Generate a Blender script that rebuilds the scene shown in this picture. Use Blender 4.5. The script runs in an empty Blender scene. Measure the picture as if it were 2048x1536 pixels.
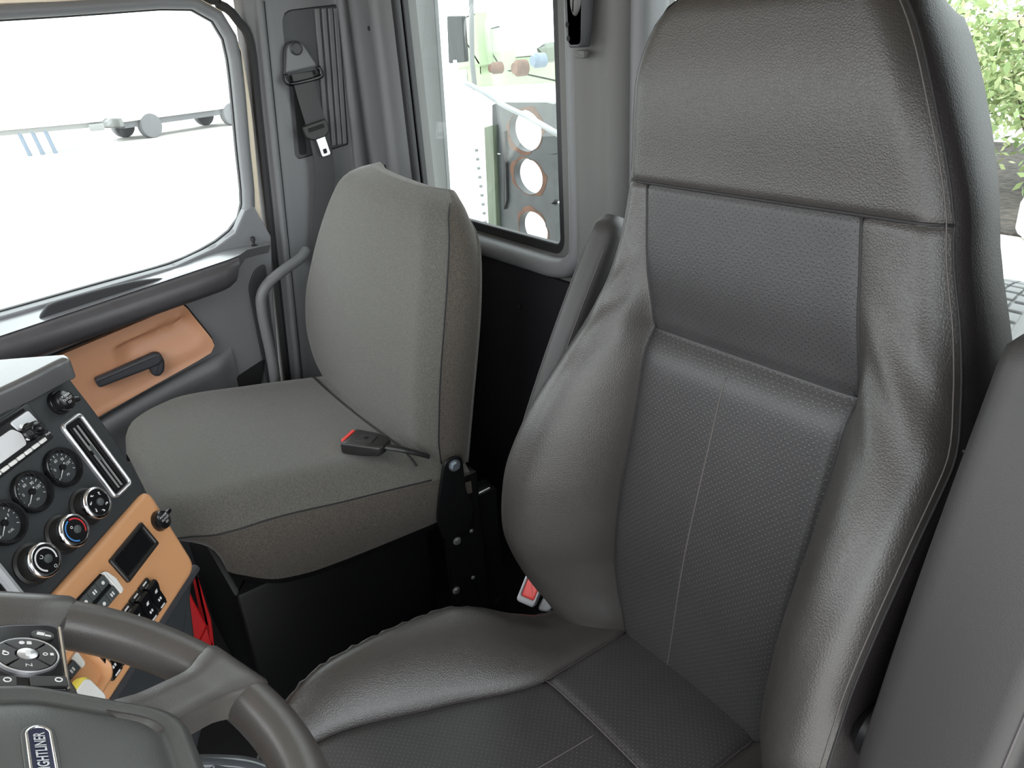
import bpy, math, random
import numpy as np
from mathutils import Vector

random.seed(4); rng = np.random.default_rng(4)
S = bpy.context.scene
COL = S.collection

# ------------------------------------------------------------------ camera, sky, exposure
Z0 = 1.35                      # camera height above the cab floor; all shapes below are given relative to the camera
cam_d = bpy.data.cameras.new('camera'); cam = bpy.data.objects.new('camera', cam_d); COL.objects.link(cam)
cam_d.sensor_width = 36.0; cam_d.lens = 36.0*1452.0/2048.0; cam_d.clip_start = 0.02; cam_d.clip_end = 400
RM = np.array([[0.59027942, 0.31599447, -0.74277702],
               [0.80492317, -0.29947553, 0.51226272],
               [-0.06057135, -0.90025658, -0.43112551]])
from mathutils import Matrix
m = Matrix(((RM[0][0], -RM[0][1], -RM[0][2], 0), (RM[1][0], -RM[1][1], -RM[1][2], 0), (RM[2][0], -RM[2][1], -RM[2][2], 0), (0, 0, 0, 1)))
cam.matrix_world = Matrix.Translation((0, 0, Z0)) @ m
S.camera = cam
def ray(u, v): return RM @ np.array([u-1024.0, v-768.0, 1452.0])
def at(u, v, **k):
    (ax, val), = k.items(); r = ray(u, v); return r*(val/r['xyz'.index(ax)])

W = bpy.data.worlds.new('overcast'); S.world = W; W.use_nodes = True
bg = W.node_tree.nodes['Background']; bg.inputs[0].default_value = (0.93, 0.97, 1.0, 1); bg.inputs[1].default_value = 1.0
S.view_settings.view_transform = 'Standard'; S.view_settings.look = 'None'
S.view_settings.gamma = 1.0; S.view_settings.use_curve_mapping = False
S.view_settings.exposure = 2.4

# ------------------------------------------------------------------ materials
MATS = {}
def mat(name, col, rough=0.5, metal=0.0, spec=0.5, bump=None, var=None, coat=0.0, sheen=0.0, aniso=None):
    """bump = (kind, scale, strength, distance); var = (scale, amount) colour mottling"""
    M = bpy.data.materials.new(name); M.use_nodes = True; nt = M.node_tree; B = nt.nodes['Principled BSDF']
    B.inputs['Base Color'].default_value = (*col, 1); B.inputs['Roughness'].default_value = rough
    B.inputs['Metallic'].default_value = metal; B.inputs['Specular IOR Level'].default_value = spec
    B.inputs['Coat Weight'].default_value = coat; B.inputs['Sheen Weight'].default_value = sheen
    tc = nt.nodes.new('ShaderNodeTexCoord')
    if var:
        nz = nt.nodes.new('ShaderNodeTexNoise'); nz.inputs['Scale'].default_value = var[0]; nz.inputs['Detail'].default_value = 4
        nt.links.new(tc.outputs['Object'], nz.inputs['Vector'])
        mr = nt.nodes.new('ShaderNodeMapRange'); mr.inputs[1].default_value = 0.3; mr.inputs[2].default_value = 0.7
        mr.inputs[3].default_value = 1-var[1]; mr.inputs[4].default_value = 1+var[1]
        nt.links.new(nz.outputs[0], mr.inputs[0])
        mx = nt.nodes.new('ShaderNodeVectorMath'); mx.operation = 'SCALE'; mx.inputs[0].default_value = col
        nt.links.new(mr.outputs[0], mx.inputs['Scale']); nt.links.new(mx.outputs[0], B.inputs['Base Color'])
    if bump:
        kind, sc, st, di = bump
        if kind == 'grain':
            t = nt.nodes.new('ShaderNodeTexVoronoi'); t.feature = 'DISTANCE_TO_EDGE'; t.inputs['Scale'].default_value = sc
            n2 = nt.nodes.new('ShaderNodeTexNoise'); n2.inputs['Scale'].default_value = sc*0.6; n2.inputs['Detail'].default_value = 3
            av = nt.nodes.new('ShaderNodeVectorMath'); av.operation = 'ADD'
            s2 = nt.nodes.new('ShaderNodeVectorMath'); s2.operation = 'SCALE'; s2.inputs['Scale'].default_value = 0.0016
            nt.links.new(tc.outputs['Object'], n2.inputs['Vector']); nt.links.new(n2.outputs['Color'], s2.inputs[0])
            nt.links.new(tc.outputs['Object'], av.inputs[0]); nt.links.new(s2.outputs[0], av.inputs[1]); nt.links.new(av.outputs[0], t.inputs['Vector'])
            mn = nt.nodes.new('ShaderNodeMath'); mn.operation = 'MINIMUM'; mn.inputs[1].default_value = 0.25
            nt.links.new(t.outputs[0], mn.inputs[0]); h = mn.outputs[0]
        else:
            t = nt.nodes.new('ShaderNodeTexNoise'); t.inputs['Scale'].default_value = sc; t.inputs['Detail'].default_value = 3
            nt.links.new(tc.outputs['Object'], t.inputs['Vector']); h = t.outputs[0]
        bp = nt.nodes.new('ShaderNodeBump'); bp.inputs['Strength'].default_value = st; bp.inputs['Distance'].default_value = di
        nt.links.new(h, bp.inputs['Height']); nt.links.new(bp.outputs[0], B.inputs['Normal'])
    MATS[name] = M
    return M

LEA = (0.031, 0.028, 0.026)
mat('leather', LEA, 0.39, spec=0.6, bump=('grain', 300, 0.46, 0.0012), var=(9, 0.12))
mat('leather_shaded', (0.014, 0.012, 0.012), 0.52, spec=0.2, bump=('grain', 240, 0.4, 0.0014), var=(9, 0.10))  # same leather as the seat front, with shade put into its colour
mat('armrest_vinyl', (0.028, 0.026, 0.026), 0.48, spec=0.4, bump=('grain', 420, 0.25, 0.0008))
mat('thread', (0.055, 0.048, 0.050), 0.6)
mat('thread_light', (0.075, 0.066, 0.062), 0.6)
mat('seam_dark', (0.012, 0.011, 0.012), 0.7)
mat('fabric', (0.092, 0.089, 0.080), 0.95, spec=0.15, bump=('noise', 900, 0.5, 0.001), var=(420, 0.28), sheen=0.25)
mat('fabric_side', (0.072, 0.063, 0.053), 0.95, spec=0.15, bump=('noise', 900, 0.5, 0.001), var=(360, 0.30), sheen=0.2)
mat('trim_grey', (0.155, 0.158, 0.165), 0.46, spec=0.4, bump=('noise', 700, 0.15, 0.0006))
mat('ledge_gloss', (0.16, 0.162, 0.17), 0.24, spec=0.8)
mat('pull_dark', (0.035, 0.035, 0.038), 0.7, spec=0.25)
mat('trim_pillar', (0.115, 0.115, 0.112), 0.6, spec=0.35, bump=('noise', 600, 0.25, 0.0008))
mat('trim_dark', (0.045, 0.046, 0.052), 0.45, spec=0.4, bump=('noise', 700, 0.12, 0.0006))
mat('door_pad', (0.055, 0.052, 0.056), 0.36, spec=0.45, bump=('grain', 380, 0.25, 0.0008), var=(14, 0.12))
mat('rubber', (0.012, 0.012, 0.014), 0.6)
mat('groove', (0.006, 0.006, 0.007), 0.8)
mat('tan_plastic', (0.62, 0.31, 0.175), 0.42, spec=0.4, bump=('noise', 800, 0.08, 0.0005))
mat('tan_dash', (0.62, 0.315, 0.15), 0.42, spec=0.4, bump=('noise', 800, 0.08, 0.0005))
mat('cream_paint', (0.76, 0.66, 0.52), 0.35, coat=0.3)
mat('headliner', (0.42, 0.36, 0.29), 0.9)
mat('black_wall', (0.016, 0.015, 0.018), 0.85, spec=0.2, bump=('noise', 500, 0.2, 0.001))
mat('floor_rubber', (0.012, 0.012, 0.013), 0.75, spec=0.3, bump=('noise', 160, 0.3, 0.002))
mat('black_steel', (0.006, 0.006, 0.0065), 0.45, spec=0.25)
mat('zinc', (0.62, 0.62, 0.60), 0.38, metal=0.9)
mat('zinc_blue', (0.55, 0.62, 0.70), 0.35, metal=0.9)
mat('dash_black', (0.028, 0.031, 0.034), 0.55, spec=0.4, bump=('noise', 900, 0.25, 0.0006))
mat('dash_pad', (0.090, 0.090, 0.092), 0.27, spec=0.7, bump=('noise', 700, 0.15, 0.0006))
mat('gloss_black', (0.008, 0.008, 0.009), 0.18, spec=0.5)
mat('matte_black', (0.006, 0.006, 0.007), 0.8, spec=0.2)
mat('knob_black', (0.016, 0.015, 0.015), 0.4)
mat('chrome', (0.80, 0.80, 0.82), 0.16, metal=1.0)
mat('satin', (0.72, 0.72, 0.75), 0.30, metal=0.85)
mat('white_print', (0.75, 0.75, 0.75), 0.6)
mat('grey_print', (0.30, 0.30, 0.30), 0.6)
mat('switch_grey', (0.060, 0.068, 0.072), 0.5)
mat('white_plastic', (0.78, 0.78, 0.76), 0.4)
mat('red_print', (0.60, 0.025, 0.03), 0.5)
mat('blue_print', (0.05, 0.22, 0.55), 0.5)
mat('red_plastic', (0.55, 0.012, 0.016), 0.42)
mat('red_button', (0.75, 0.06, 0.05), 0.35)
mat('yellow_plastic', (0.80, 0.66, 0.10), 0.45)
mat('light_grey_plastic', (0.40, 0.41, 0.43), 0.45)
mat('wheel_skin', (0.066, 0.060, 0.056), 0.34, spec=0.5, bump=('noise', 650, 0.22, 0.0008))
mat('wheel_hub', (0.062, 0.064, 0.061), 0.42, spec=0.45, bump=('noise', 650, 0.22, 0.0008))
mat('badge_blue', (0.012, 0.014, 0.045), 0.25)
mat('webbing', (0.070, 0.070, 0.072), 0.75, spec=0.25, bump=('noise', 500, 0.2, 0.0006))
mat('smoke_plastic', (0.10, 0.11, 0.12), 0.15, spec=0.6)
mat('lcd', (0.70, 0.70, 0.72), 0.12, spec=0.6)
# exterior
mat('concrete', (0.62, 0.60, 0.56), 0.9, var=(0.8, 0.06))
mat('mulch', (0.055, 0.045, 0.038), 0.95, bump=('noise', 14, 0.8, 0.05), var=(9, 0.6))
mat('white_body', (0.80, 0.80, 0.80), 0.35, coat=0.2)
mat('pale_grey_metal', (0.165, 0.175, 0.175), 0.55, metal=0.0, var=(3, 0.10))
mat('dark_steel', (0.034, 0.038, 0.040), 0.5, var=(12, 0.35))
mat('rust', (0.11, 0.055, 0.035), 0.9, var=(20, 0.35))
mat('mirror_grey', (0.026, 0.030, 0.029), 0.5)
mat('reflection_washed_green', (0.30, 0.38, 0.24), 0.6, var=(2.2, 0.15))  # pale tone paints in the window reflection over the upper view
mat('dull_green', (0.10, 0.125, 0.085), 0.6, var=(5, 0.15))
mat('tyre', (0.13, 0.13, 0.13), 0.8)
mat('tyre_black', (0.13, 0.13, 0.135), 0.85)
mat('bumper_grey', (0.16, 0.165, 0.16), 0.6)
mat('blue_part', (0.10, 0.14, 0.19), 0.5)
mat('hose', (0.30, 0.32, 0.33), 0.5)
mat('bark', (0.10, 0.07, 0.05), 0.9)
mat('rock', (0.75, 0.73, 0.70), 0.9)
for i, c in enumerate([(0.30, 0.37, 0.16), (0.40, 0.44, 0.22), (0.20, 0.28, 0.11)]): mat('leaf%d' % i, c, 0.6)

def glass_mat():
    M = bpy.data.materials.new('window_glass'); M.use_nodes = True; nt = M.node_tree
    nt.nodes.remove(nt.nodes['Principled BSDF']); out = nt.nodes['Material Output']
    tr = nt.nodes.new('ShaderNodeBsdfTransparent'); tr.inputs[0].default_value = (0.93, 0.96, 0.95, 1)
    gl = nt.nodes.new('ShaderNodeBsdfGlossy'); gl.inputs['Roughness'].default_value = 0.0
    lw = nt.nodes.new('ShaderNodeLayerWeight'); lw.inputs[0].default_value = 0.5
    pw = nt.nodes.new('ShaderNodeMath'); pw.operation = 'POWER'; pw.inputs[1].default_value = 4.0; nt.links.new(lw.outputs['Facing'], pw.inputs[0])
    fr = nt.nodes.new('ShaderNodeMath'); fr.operation = 'MULTIPLY_ADD'; fr.inputs[1].default_value = 0.75; fr.inputs[2].default_value = 0.04; nt.links.new(pw.outputs[0], fr.inputs[0])
    mx = nt.nodes.new('ShaderNodeMixShader')
    nt.links.new(fr.outputs[0], mx.inputs[0]); nt.links.new(tr.outputs[0], mx.inputs[1]); nt.links.new(gl.outputs[0], mx.inputs[2]); nt.links.new(mx.outputs[0], out.inputs[0])
    MATS['window_glass'] = M
glass_mat()

def perf_mat(name, col, dotcol, dark):
    """leather pierced with a staggered grid of pin holes, laid out in the panel's own UV (metres)"""
    M = mat(name, col, 0.46, spec=0.5, var=(9, 0.10)); nt = M.node_tree; B = nt.nodes['Principled BSDF']
    N = nt.nodes.new; L = nt.links.new
    def mth(op, a, b=None, c=None):
        n = N('ShaderNodeMath'); n.operation = op
        for i, x in enumerate((a, b, c)):
            if x is None: continue
            if isinstance(x, (int, float)): n.inputs[i].default_value = x
            else: L(x, n.inputs[i])
        return n.outputs[0]
    uv = N('ShaderNodeUVMap'); sp = N('ShaderNodeSeparateXYZ'); L(uv.outputs[0], sp.inputs[0])
    P = 0.0084
    def lattice(ox):
        fx = mth('SUBTRACT', mth('FRACT', mth('ADD', mth('DIVIDE', sp.outputs[0], P), 100.0+ox)), 0.5)
        fy = mth('SUBTRACT', mth('FRACT', mth('ADD', mth('DIVIDE', sp.outputs[1], P), 100.0+ox)), 0.5)
        return mth('SQRT', mth('ADD', mth('MULTIPLY', fx, fx), mth('MULTIPLY', fy, fy)))
    d = mth('MINIMUM', lattice(0.0), lattice(0.5))
    mask = mth('LESS_THAN', d, 0.090)
    src = B.inputs['Base Color'].links[0].from_socket
    mx = N('ShaderNodeMix'); mx.data_type = 'RGBA'; L(mask, mx.inputs[0]); L(src, mx.inputs[6]); mx.inputs[7].default_value = (*dotcol, 1)
    L(mx.outputs[2], B.inputs['Base Color'])
    tc = N('ShaderNodeTexCoord'); v = N('ShaderNodeTexVoronoi'); v.feature = 'DISTANCE_TO_EDGE'; v.inputs['Scale'].default_value = 240; L(tc.outputs['Object'], v.inputs['Vector'])
    hh = mth('SUBTRACT', mth('MULTIPLY', mth('MINIMUM', v.outputs[0], 0.25), 0.6), mth('MULTIPLY', mth('SUBTRACT', 1.0, mth('MINIMUM', mth('MULTIPLY', d, 6.0), 1.0)), 0.22))
    bp = N('ShaderNodeBump'); bp.inputs['Strength'].default_value = 0.55; bp.inputs['Distance'].default_value = 0.0014; L(hh, bp.inputs['Height']); L(bp.outputs[0], B.inputs['Normal'])
perf_mat('perf_upper', (0.031, 0.030, 0.031), (0.008, 0.008, 0.010), True)
perf_mat('perf_lower', (0.028, 0.027, 0.028), (0.085, 0.080, 0.070), False)

# ------------------------------------------------------------------ object helpers
BASE = {}
def _link(name, data): 
    o = bpy.data.objects.new(name, data); COL.objects.link(o); return o
def tag(o, label=None, cat=None, group=None, kind=None):
    if label: o['label'] = label
    if cat: o['category'] = cat
    if group: o['group'] = group
    if kind: o['kind'] = kind
    return o
def thing(name, label, cat, base, group=None, kind=None):
    o = _link(name, None); o.empty_display_size = 0.05
    b = np.array(base, float); o.location = (b[0], b[1], b[2]+Z0); BASE[o.name] = b
    return tag(o, label, cat, group, kind)
class MB:
    def __init__(s): s.v = []; s.f = []; s.uv = []
    def add(s, V, F, uv=None):
        k = len(s.v); s.v += [tuple(map(float, p)) for p in V]; s.f += [tuple(i+k for i in f) for f in F]
        if uv is not None: s.uv += [tuple(q) for q in uv]
        return s
    def build(s, name, material, parent=None, base=None, sharp=40, smooth=True):
        V = np.array(s.v, float)
        if parent is not None: b = BASE[parent.name]
        elif base is not None: b = np.array(base, float)
        else: b = np.array([(V[:, 0].min()+V[:, 0].max())/2, (V[:, 1].min()+V[:, 1].max())/2, V[:, 2].min()])
        me = bpy.data.meshes.new(name); me.from_pydata([tuple(p) for p in V-b], [], s.f)
        import bmesh
        bm = bmesh.new(); bm.from_mesh(me); bmesh.ops.recalc_face_normals(bm, faces=bm.faces); bm.to_mesh(me); bm.free()
        if smooth:
            me.polygons.foreach_set('use_smooth', [True]*len(me.polygons))
            if sharp and sharp < 180: me.set_sharp_from_angle(angle=math.radians(sharp))
        if s.uv:
            ul = me.uv_layers.new(name='UVMap')
            for lp in me.loops: ul.data[lp.index].uv = s.uv[lp.vertex_index]
        me.materials.append(MATS[material] if isinstance(material, str) else material)
        o = _link(name, me)
        if parent is not None: o.parent = parent
        else: o.location = (b[0], b[1], b[2]+Z0)
        BASE[o.name] = b
        me.update(); return o
class Frame:
    def __init__(s, o, ex, ey, ez): s.o, s.ex, s.ey, s.ez = [np.array(a, float) for a in (o, ex, ey, ez)]
    def __call__(s, x, y, z=0.0): return s.o+s.ex*x+s.ey*y+s.ez*z
    def at(s, x, y, z=0.0, rot=0.0):
        c, q = math.cos(rot), math.sin(rot)
        return Frame(s(x, y, z), s.ex*c+s.ey*q, -s.ex*q+s.ey*c, s.ez)
WORLD = Frame((0, 0, 0), (1, 0, 0), (0, 1, 0), (0, 0, 1))
def nrm(a): a = np.array(a, float); return a/np.linalg.norm(a)

def rrect(w, h, r, n=5, cx=0, cy=0):
    P = []
    for (sx, sy, a0) in ((1, 1, 0), (-1, 1, 90), (-1, -1, 180), (1, -1, 270)):
        for i in range(n+1):
            a = math.radians(a0+90*i/n); P.append((cx+sx*(w/2-r)+r*math.cos(a), cy+sy*(h/2-r)+r*math.sin(a)))
    return P
def circ(r, n=24, cx=0, cy=0): return [(cx+r*math.cos(2*math.pi*i/n), cy+r*math.sin(2*math.pi*i/n)) for i in range(n)]
def rpoly(pts, r, n=5):
    """round the corners of a polygon; r is one radius or a list"""
    out = []; k = len(pts)
    for i in range(k):
        p, a, b = np.array(pts[i], float), np.array(pts[i-1], float), np.array(pts[(i+1) % k], float)
        rr = r[i] if isinstance(r, (list, tuple)) else r
        da, db = a-p, b-p; la, lb = np.linalg.norm(da), np.linalg.norm(db); da /= la; db /= lb
        rr = min(rr, la*0.48, lb*0.48); p0, p1 = p+da*rr, p+db*rr
        for j in range(n+1):
            t = j/n; out.append(tuple((1-t)**2*p0+2*t*(1-t)*p+t*t*p1))
    return out
def offs(P, d):
    P = np.array(P, float); A = np.roll(P, 1, 0); B = np.roll(P, -1, 0)
    area = 0.5*np.sum(P[:, 0]*B[:, 1]-B[:, 0]*P[:, 1]); sg = 1 if area > 0 else -1
    T = B-A; T /= np.maximum(np.linalg.norm(T, axis=1, keepdims=True), 1e-9)
    return P+sg*d*np.stack([T[:, 1], -T[:, 0]], 1)
def loft(rings, cap0=True, cap1=True, closed=True):
    """rings: list of equal-length lists of 3D points"""
    n = len(rings[0]); V = [p for r in rings for p in r]; F = []
    for i in range(len(rings)-1):
        for j in range(n if closed else n-1):
            k = (j+1) % n; F.append((i*n+j, i*n+k, (i+1)*n+k, (i+1)*n+j))
    if cap0: F.append(tuple(range(n-1, -1, -1)))
    if cap1: F.append(tuple((len(rings)-1)*n+j for j in range(n)))
    return V, F
def prism(mb, outline, z0, z1, fr=WORLD, bev=0.0, bev0=0.0, steps=3):
    R = []
    def ring(d, z): return [fr(x, y, z) for x, y in (offs(outline, -d) if d else outline)]
    if bev0:
        for i in range(steps): a = math.pi/2*i/steps; R.append(ring(bev0*(1-math.sin(a)), z0+bev0*(1-math.cos(a))))
    R.append(ring(0, z0+bev0))
    if bev:
        for i in range(steps+1): a = math.pi/2*i/steps; R.append(ring(bev*(1-math.cos(a)), z1-bev+bev*math.sin(a)))
        R.append(ring(bev*1.18, z1))
    else: R.append(ring(0, z1))
    return mb.add(*loft(R))
def annulus(mb, outer, inner, z0, z1, fr=WORLD, bev=0.0):
    """plate with a hole: outer and inner outlines of equal length"""
    b = bev
    R = [[fr(x, y, z0) for x, y in outer], [fr(x, y, z1-b) for x, y in outer]]
    if b:
        R.append([fr(x, y, z1) for x, y in offs(outer, -b)]); R.append([fr(x, y, z1) for x, y in offs(inner, b)])
        R.append([fr(x, y, z1-b) for x, y in inner])
    else: R.append([fr(x, y, z1) for x, y in inner])
    R.append([fr(x, y, z0) for x, y in inner]); R.append(R[0])
    return mb.add(*loft(R, False, False))
def revolve(mb, prof, fr, n=28, cap=True):
    R = [[fr(r*math.cos(2*math.pi*j/n), r*math.sin(2*math.pi*j/n), z) for j in range(n)] for r, z in prof]
    return mb.add(*loft(R, cap, cap))
def catmull(P, per=8, closed=False):
    P = np.array(P, float); n = len(P); out = []
    for i in range(n if closed else n-1):
        if closed: a, b, c, d = P[(i-1) % n], P[i], P[(i+1) % n], P[(i+2) % n]
        else: b, c = P[i], P[i+1]; a = P[i-1] if i else 2*b-c; d = P[i+2] if i+2 < n else 2*c-b
        for k in range(per):
            t = k/per; out.append(0.5*((2*b)+(-a+c)*t+(2*a-5*b+4*c-d)*t*t+(-a+3*b-3*c+d)*t**3))
    if not closed: out.append(P[-1])
    return np.array(out)
def tube(mb, path, r, seg=8, closed=False, flat=None, up=None):
    """sweep; r number or list; flat=(across, along_up) gives an elliptic section with 'up' as reference"""
    P = np.array(path, float); n = len(P); R = []
    T = np.zeros_like(P)
    for i in range(n):
        if closed: T[i] = P[(i+1) % n]-P[i-1]
        else: T[i] = P[min(i+1, n-1)]-P[max(i-1, 0)]
    T /= np.maximum(np.linalg.norm(T, axis=1, keepdims=True), 1e-9)
    u = np.array(up, float) if up is not None else (np.array([0, 0, 1.0]) if abs(T[0][2]) < 0.9 else np.array([1.0, 0, 0]))
    for i in range(n):
        a = np.cross(T[i], u); a /= np.linalg.norm(a); b = np.cross(a, T[i])
        if up is None: u = b
        ri = r[i] if hasattr(r, '__len__') else r
        ra, rb = (ri*flat[0], ri*flat[1]) if flat else (ri, ri)
        R.append([P[i]+a*ra*math.cos(2*math.pi*j/seg)+b*rb*math.sin(2*math.pi*j/seg) for j in range(seg)])
    if closed: R.append(R[0]); return mb.add(*loft(R, False, False))
    return mb.add(*loft(R))
def grid(mb, fn, us, vs, uvfn=None):
    V = []; U = []; F = []; nu = len(us)
    for v in vs:
        for u in us:
            V.append(fn(u, v)); 
            if uvfn: U.append(uvfn(u, v))
    for j in range(len(vs)-1):
        for i in range(nu-1): F.append((j*nu+i, j*nu+i+1, (j+1)*nu+i+1, (j+1)*nu+i))
    return mb.add(V, F, U if uvfn else None)
def box(mb, c, s, fr=WORLD, bev=0.0):
    return prism(mb, rrect(s[0], s[1], min(bev if bev else 1e-4, s[0]/2.01, s[1]/2.01), 3 if bev else 1, c[0], c[1]), c[2]-s[2]/2, c[2]+s[2]/2, fr, bev, bev, 2)
def interp(x, tab):
    """smooth (pchip-like) interpolation of a table"""
    xs = [a for a, b in tab]; ys = [b for a, b in tab]
    if x <= xs[0]: return ys[0]
    if x >= xs[-1]: return ys[-1]
    for i in range(len(xs)-1):
        if x <= xs[i+1]:
            h = xs[i+1]-xs[i]; t = (x-xs[i])/h; d = (ys[i+1]-ys[i])/h
            def sl(k):
                if k <= 0 or k >= len(xs)-1: return d
                d0 = (ys[k]-ys[k-1])/(xs[k]-xs[k-1]); d1 = (ys[k+1]-ys[k])/(xs[k+1]-xs[k])
                return 0 if d0*d1 <= 0 else 2*d0*d1/(d0+d1)
            m0, m1 = sl(i), sl(i+1)
            return (2*t**3-3*t*t+1)*ys[i]+(t**3-2*t*t+t)*h*m0+(-2*t**3+3*t*t)*ys[i+1]+(t**3-t*t)*h*m1
def cosp(a, b, n): return [a+(b-a)*(0.5-0.5*math.cos(math.pi*i/n)) for i in range(n+1)]
def lin(a, b, n): return [a+(b-a)*i/n for i in range(n+1)]
def gs(x, s): return math.exp(-(x/s)**2)
def smooth01(t): t = min(1, max(0, t)); return t*t*(3-2*t)
def text(name, s, size, fr, material, parent, align='CENTER', depth=0.0004, sx=1.0, bold=0.0):
    cu = bpy.data.curves.new('tmp', 'FONT'); cu.body = s; cu.size = 1.0; cu.align_x = align; cu.align_y = 'CENTER'; cu.extrude = 0.0; cu.offset = bold
    cu.resolution_u = 3
    ob = bpy.data.objects.new('tmp', cu); COL.objects.link(ob); dg = bpy.context.evaluated_depsgraph_get(); dg.update()
    me = bpy.data.meshes.new_from_object(ob.evaluated_get(dg))
    V = [fr(v.co.x*size*sx, v.co.y*size, depth) for v in me.vertices]; F = [tuple(p.vertices) for p in me.polygons]
    bpy.data.objects.remove(ob); bpy.data.curves.remove(cu); bpy.data.meshes.remove(me)
    mb = MB(); mb.add(V, F); return mb.build(name, material, parent, smooth=False)

# ------------------------------------------------------------------ the cab shell
def struct(o): o['kind'] = 'structure'; return o
def polar(outline, c, n):
    """resample a star-shaped outline at n even angles about c"""
    P = np.array(outline, float)-np.array(c); out = []
    for k in range(n):
        a = 2*math.pi*k/n; d = np.array([math.cos(a), math.sin(a)]); best = 0
        for i in range(len(P)):
            p, q = P[i], P[(i+1) % len(P)]; e = q-p; den = d[0]*e[1]-d[1]*e[0]
            if abs(den) < 1e-12: continue
            t = (p[0]*e[1]-p[1]*e[0])/den; s = (p[0]*d[1]-p[1]*d[0])/den
            if t > 0 and -1e-9 <= s <= 1+1e-9: best = max(best, t)
        out.append(tuple(d*best+np.array(c)))
    return out
ZF, ZR = -1.35, 0.42
m_ = MB(); box(m_, (-0.95, 0.0, ZF-0.03), (2.04, 1.98, 0.06)); FLOOR = struct(m_.build('floor', 'floor_rubber', base=(-0.95, 0, ZF-0.06)))
tag(FLOOR, 'black rubber cab floor under both seats')
m_ = MB(); box(m_, (-0.95, 0.22, ZR+0.03), (2.04, 1.52, 0.06)); struct(m_.build('ceiling', 'headliner'))

# rear wall: an upper plate with two window openings, ribbed corner, sill and post, black panel below
YR = 0.92
FRR = Frame((0, YR, 0), (1, 0, 0), (0, 0, 1), (0, -1, 0))          # local x, z, towards the cabin
rw = thing('wall_rear', None, None, (-0.95, YR+0.02, ZF), kind='structure')
WA = rrect(0.586, 0.665, 0.035, 6, -1.407, -0.0775)
WB = rrect(0.665, 0.665, 0.06, 6, -0.5525, -0.0775)
mb = MB()
annulus(mb, rrect(0.95, 0.88, 0.001, 6, -1.475, -0.02), WA, -0.05, 0.0, FRR)
annulus(mb, rrect(1.05, 0.88, 0.001, 6, -0.475, -0.02), WB, -0.05, 0.0, FRR)
mb.build('upper_panel', 'trim_pillar', rw)
mb = MB(); box(mb, (-0.95, -0.905, -0.02), (2.0, 0.89, 0.06), FRR); mb.build('lower_panel', 'black_wall', rw)
# rounded sill under the passenger-side pane, turning up into the post
def sweep_profile(path, prof, upv):
    R = []; P = np.array(path, float)
    for i in range(len(P)):
        T = nrm(P[min(i+1, len(P)-1)]-P[max(i-1, 0)]); a = nrm(np.cross(T, upv))
        R.append([P[i]+a*x+np.array(upv)*y for x, y in prof])
    return loft(R)
prof = [(0, -0.02)]+[(0.042*(0.5-0.5*math.cos(math.pi*i/10)), 0.005+0.030*math.sin(math.pi*i/10)**0.8) for i in range(11)]+[(0.042, -0.02)]
pth = catmull([(-1.72, YR, -0.414), (-1.5, YR, -0.414), (-1.22, YR, -0.414), (-1.13, YR, -0.412), (-1.085, YR, -0.395), (-1.071, YR, -0.35), (-1.069, YR, -0.1), (-1.069, YR, 0.26)], 6)
mb = MB(); mb.add(*sweep_profile(pth, prof, (0, -1.0, 0))); mb.build('window_sill', 'trim_grey', rw, sharp=60)
pth = catmull([(-0.87, YR, 0.26), (-0.87, YR, -0.3), (-0.865, YR, -0.38), (-0.82, YR, -0.413), (-0.5, YR, -0.414), (-0.22, YR, -0.414)], 6)
mb = MB(); mb.add(*sweep_profile(pth, prof, (0, -1.0, 0))); mb.build('window_sill', 'trim_grey', rw, sharp=60)
# the post between the panes: a gently crowned vertical moulding
def post(u, v): 
    x = -1.040+u*0.15; d = 0.042*(1-abs(2*u-1)**4)+0.006*math.sin(u*9)
    return np.array([x, YR-0.012-d, v])
mb = MB(); grid(mb, post, lin(0, 1, 24), lin(-0.62, 0.42, 8)); mb.build('post', 'trim_pillar', rw)
# screws in the wall lining
for x, z in ((-1.267, -0.551), (-1.86, 0.04), (-1.87, -0.30)):
    mb = MB(); revolve(mb, [(0.006, 0), (0.006, 0.002), (0.003, 0.004)], Frame((x, YR-(0.012 if z < -0.4 else 0.001), z), (1, 0, 0), (0, 0, 1), (0, -1, 0)), 12); mb.build('screw', 'rubber', rw)

# the passenger-side wall: swept plan profile, door frame to rear pane
SH = 0.095
def wall_pt(x, y, z):
    k = max(0.0, min(1.0, (0.90-y)/0.1)); return np.array([x, y+SH*(z+0.2)*k, z])
prof = [(-1.955, 0.592), (-1.930, 0.606), (-1.918, 0.625), (-1.908, 0.632), (-1.905, 0.642), (-1.912, 0.652), (-1.914, 0.668), (-1.917, 0.690), (-1.920, 0.760), (-1.920, 0.842), (-1.908, 0.852),
        (-1.900, 0.866), (-1.903, 0.880), (-1.912, 0.892), (-1.905, 0.905), (-1.880, 0.916), (-1.838, 0.917), (-1.820, 0.905), (-1.806, 0.896), (-1.790, 0.897), (-1.772, 0.907), (-1.745, 0.908), (-1.716, 0.914), (-1.700, 0.925)]
prof = catmull([(x, y, 0) for x, y in prof], 3)
wl = thing('wall_passenger', None, None, (-1.92, 0.7, ZF), kind='structure')
mb = MB(); grid(mb, lambda i, z: wall_pt(prof[int(i)][0], prof[int(i)][1], z), range(len(prof)), lin(ZF, 0.125, 14)); mb.build('pillar_trim', 'trim_grey', wl, sharp=60)
mb = MB(); box(mb, (-1.965, 0.0, 0.27), (0.13, 1.9, 0.30)); mb.build('header_rail', 'cream_paint', wl)
mb = MB(); box(mb, (-1.99, 0.0, -0.6), (0.04, 1.9, 1.45)); 
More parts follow.
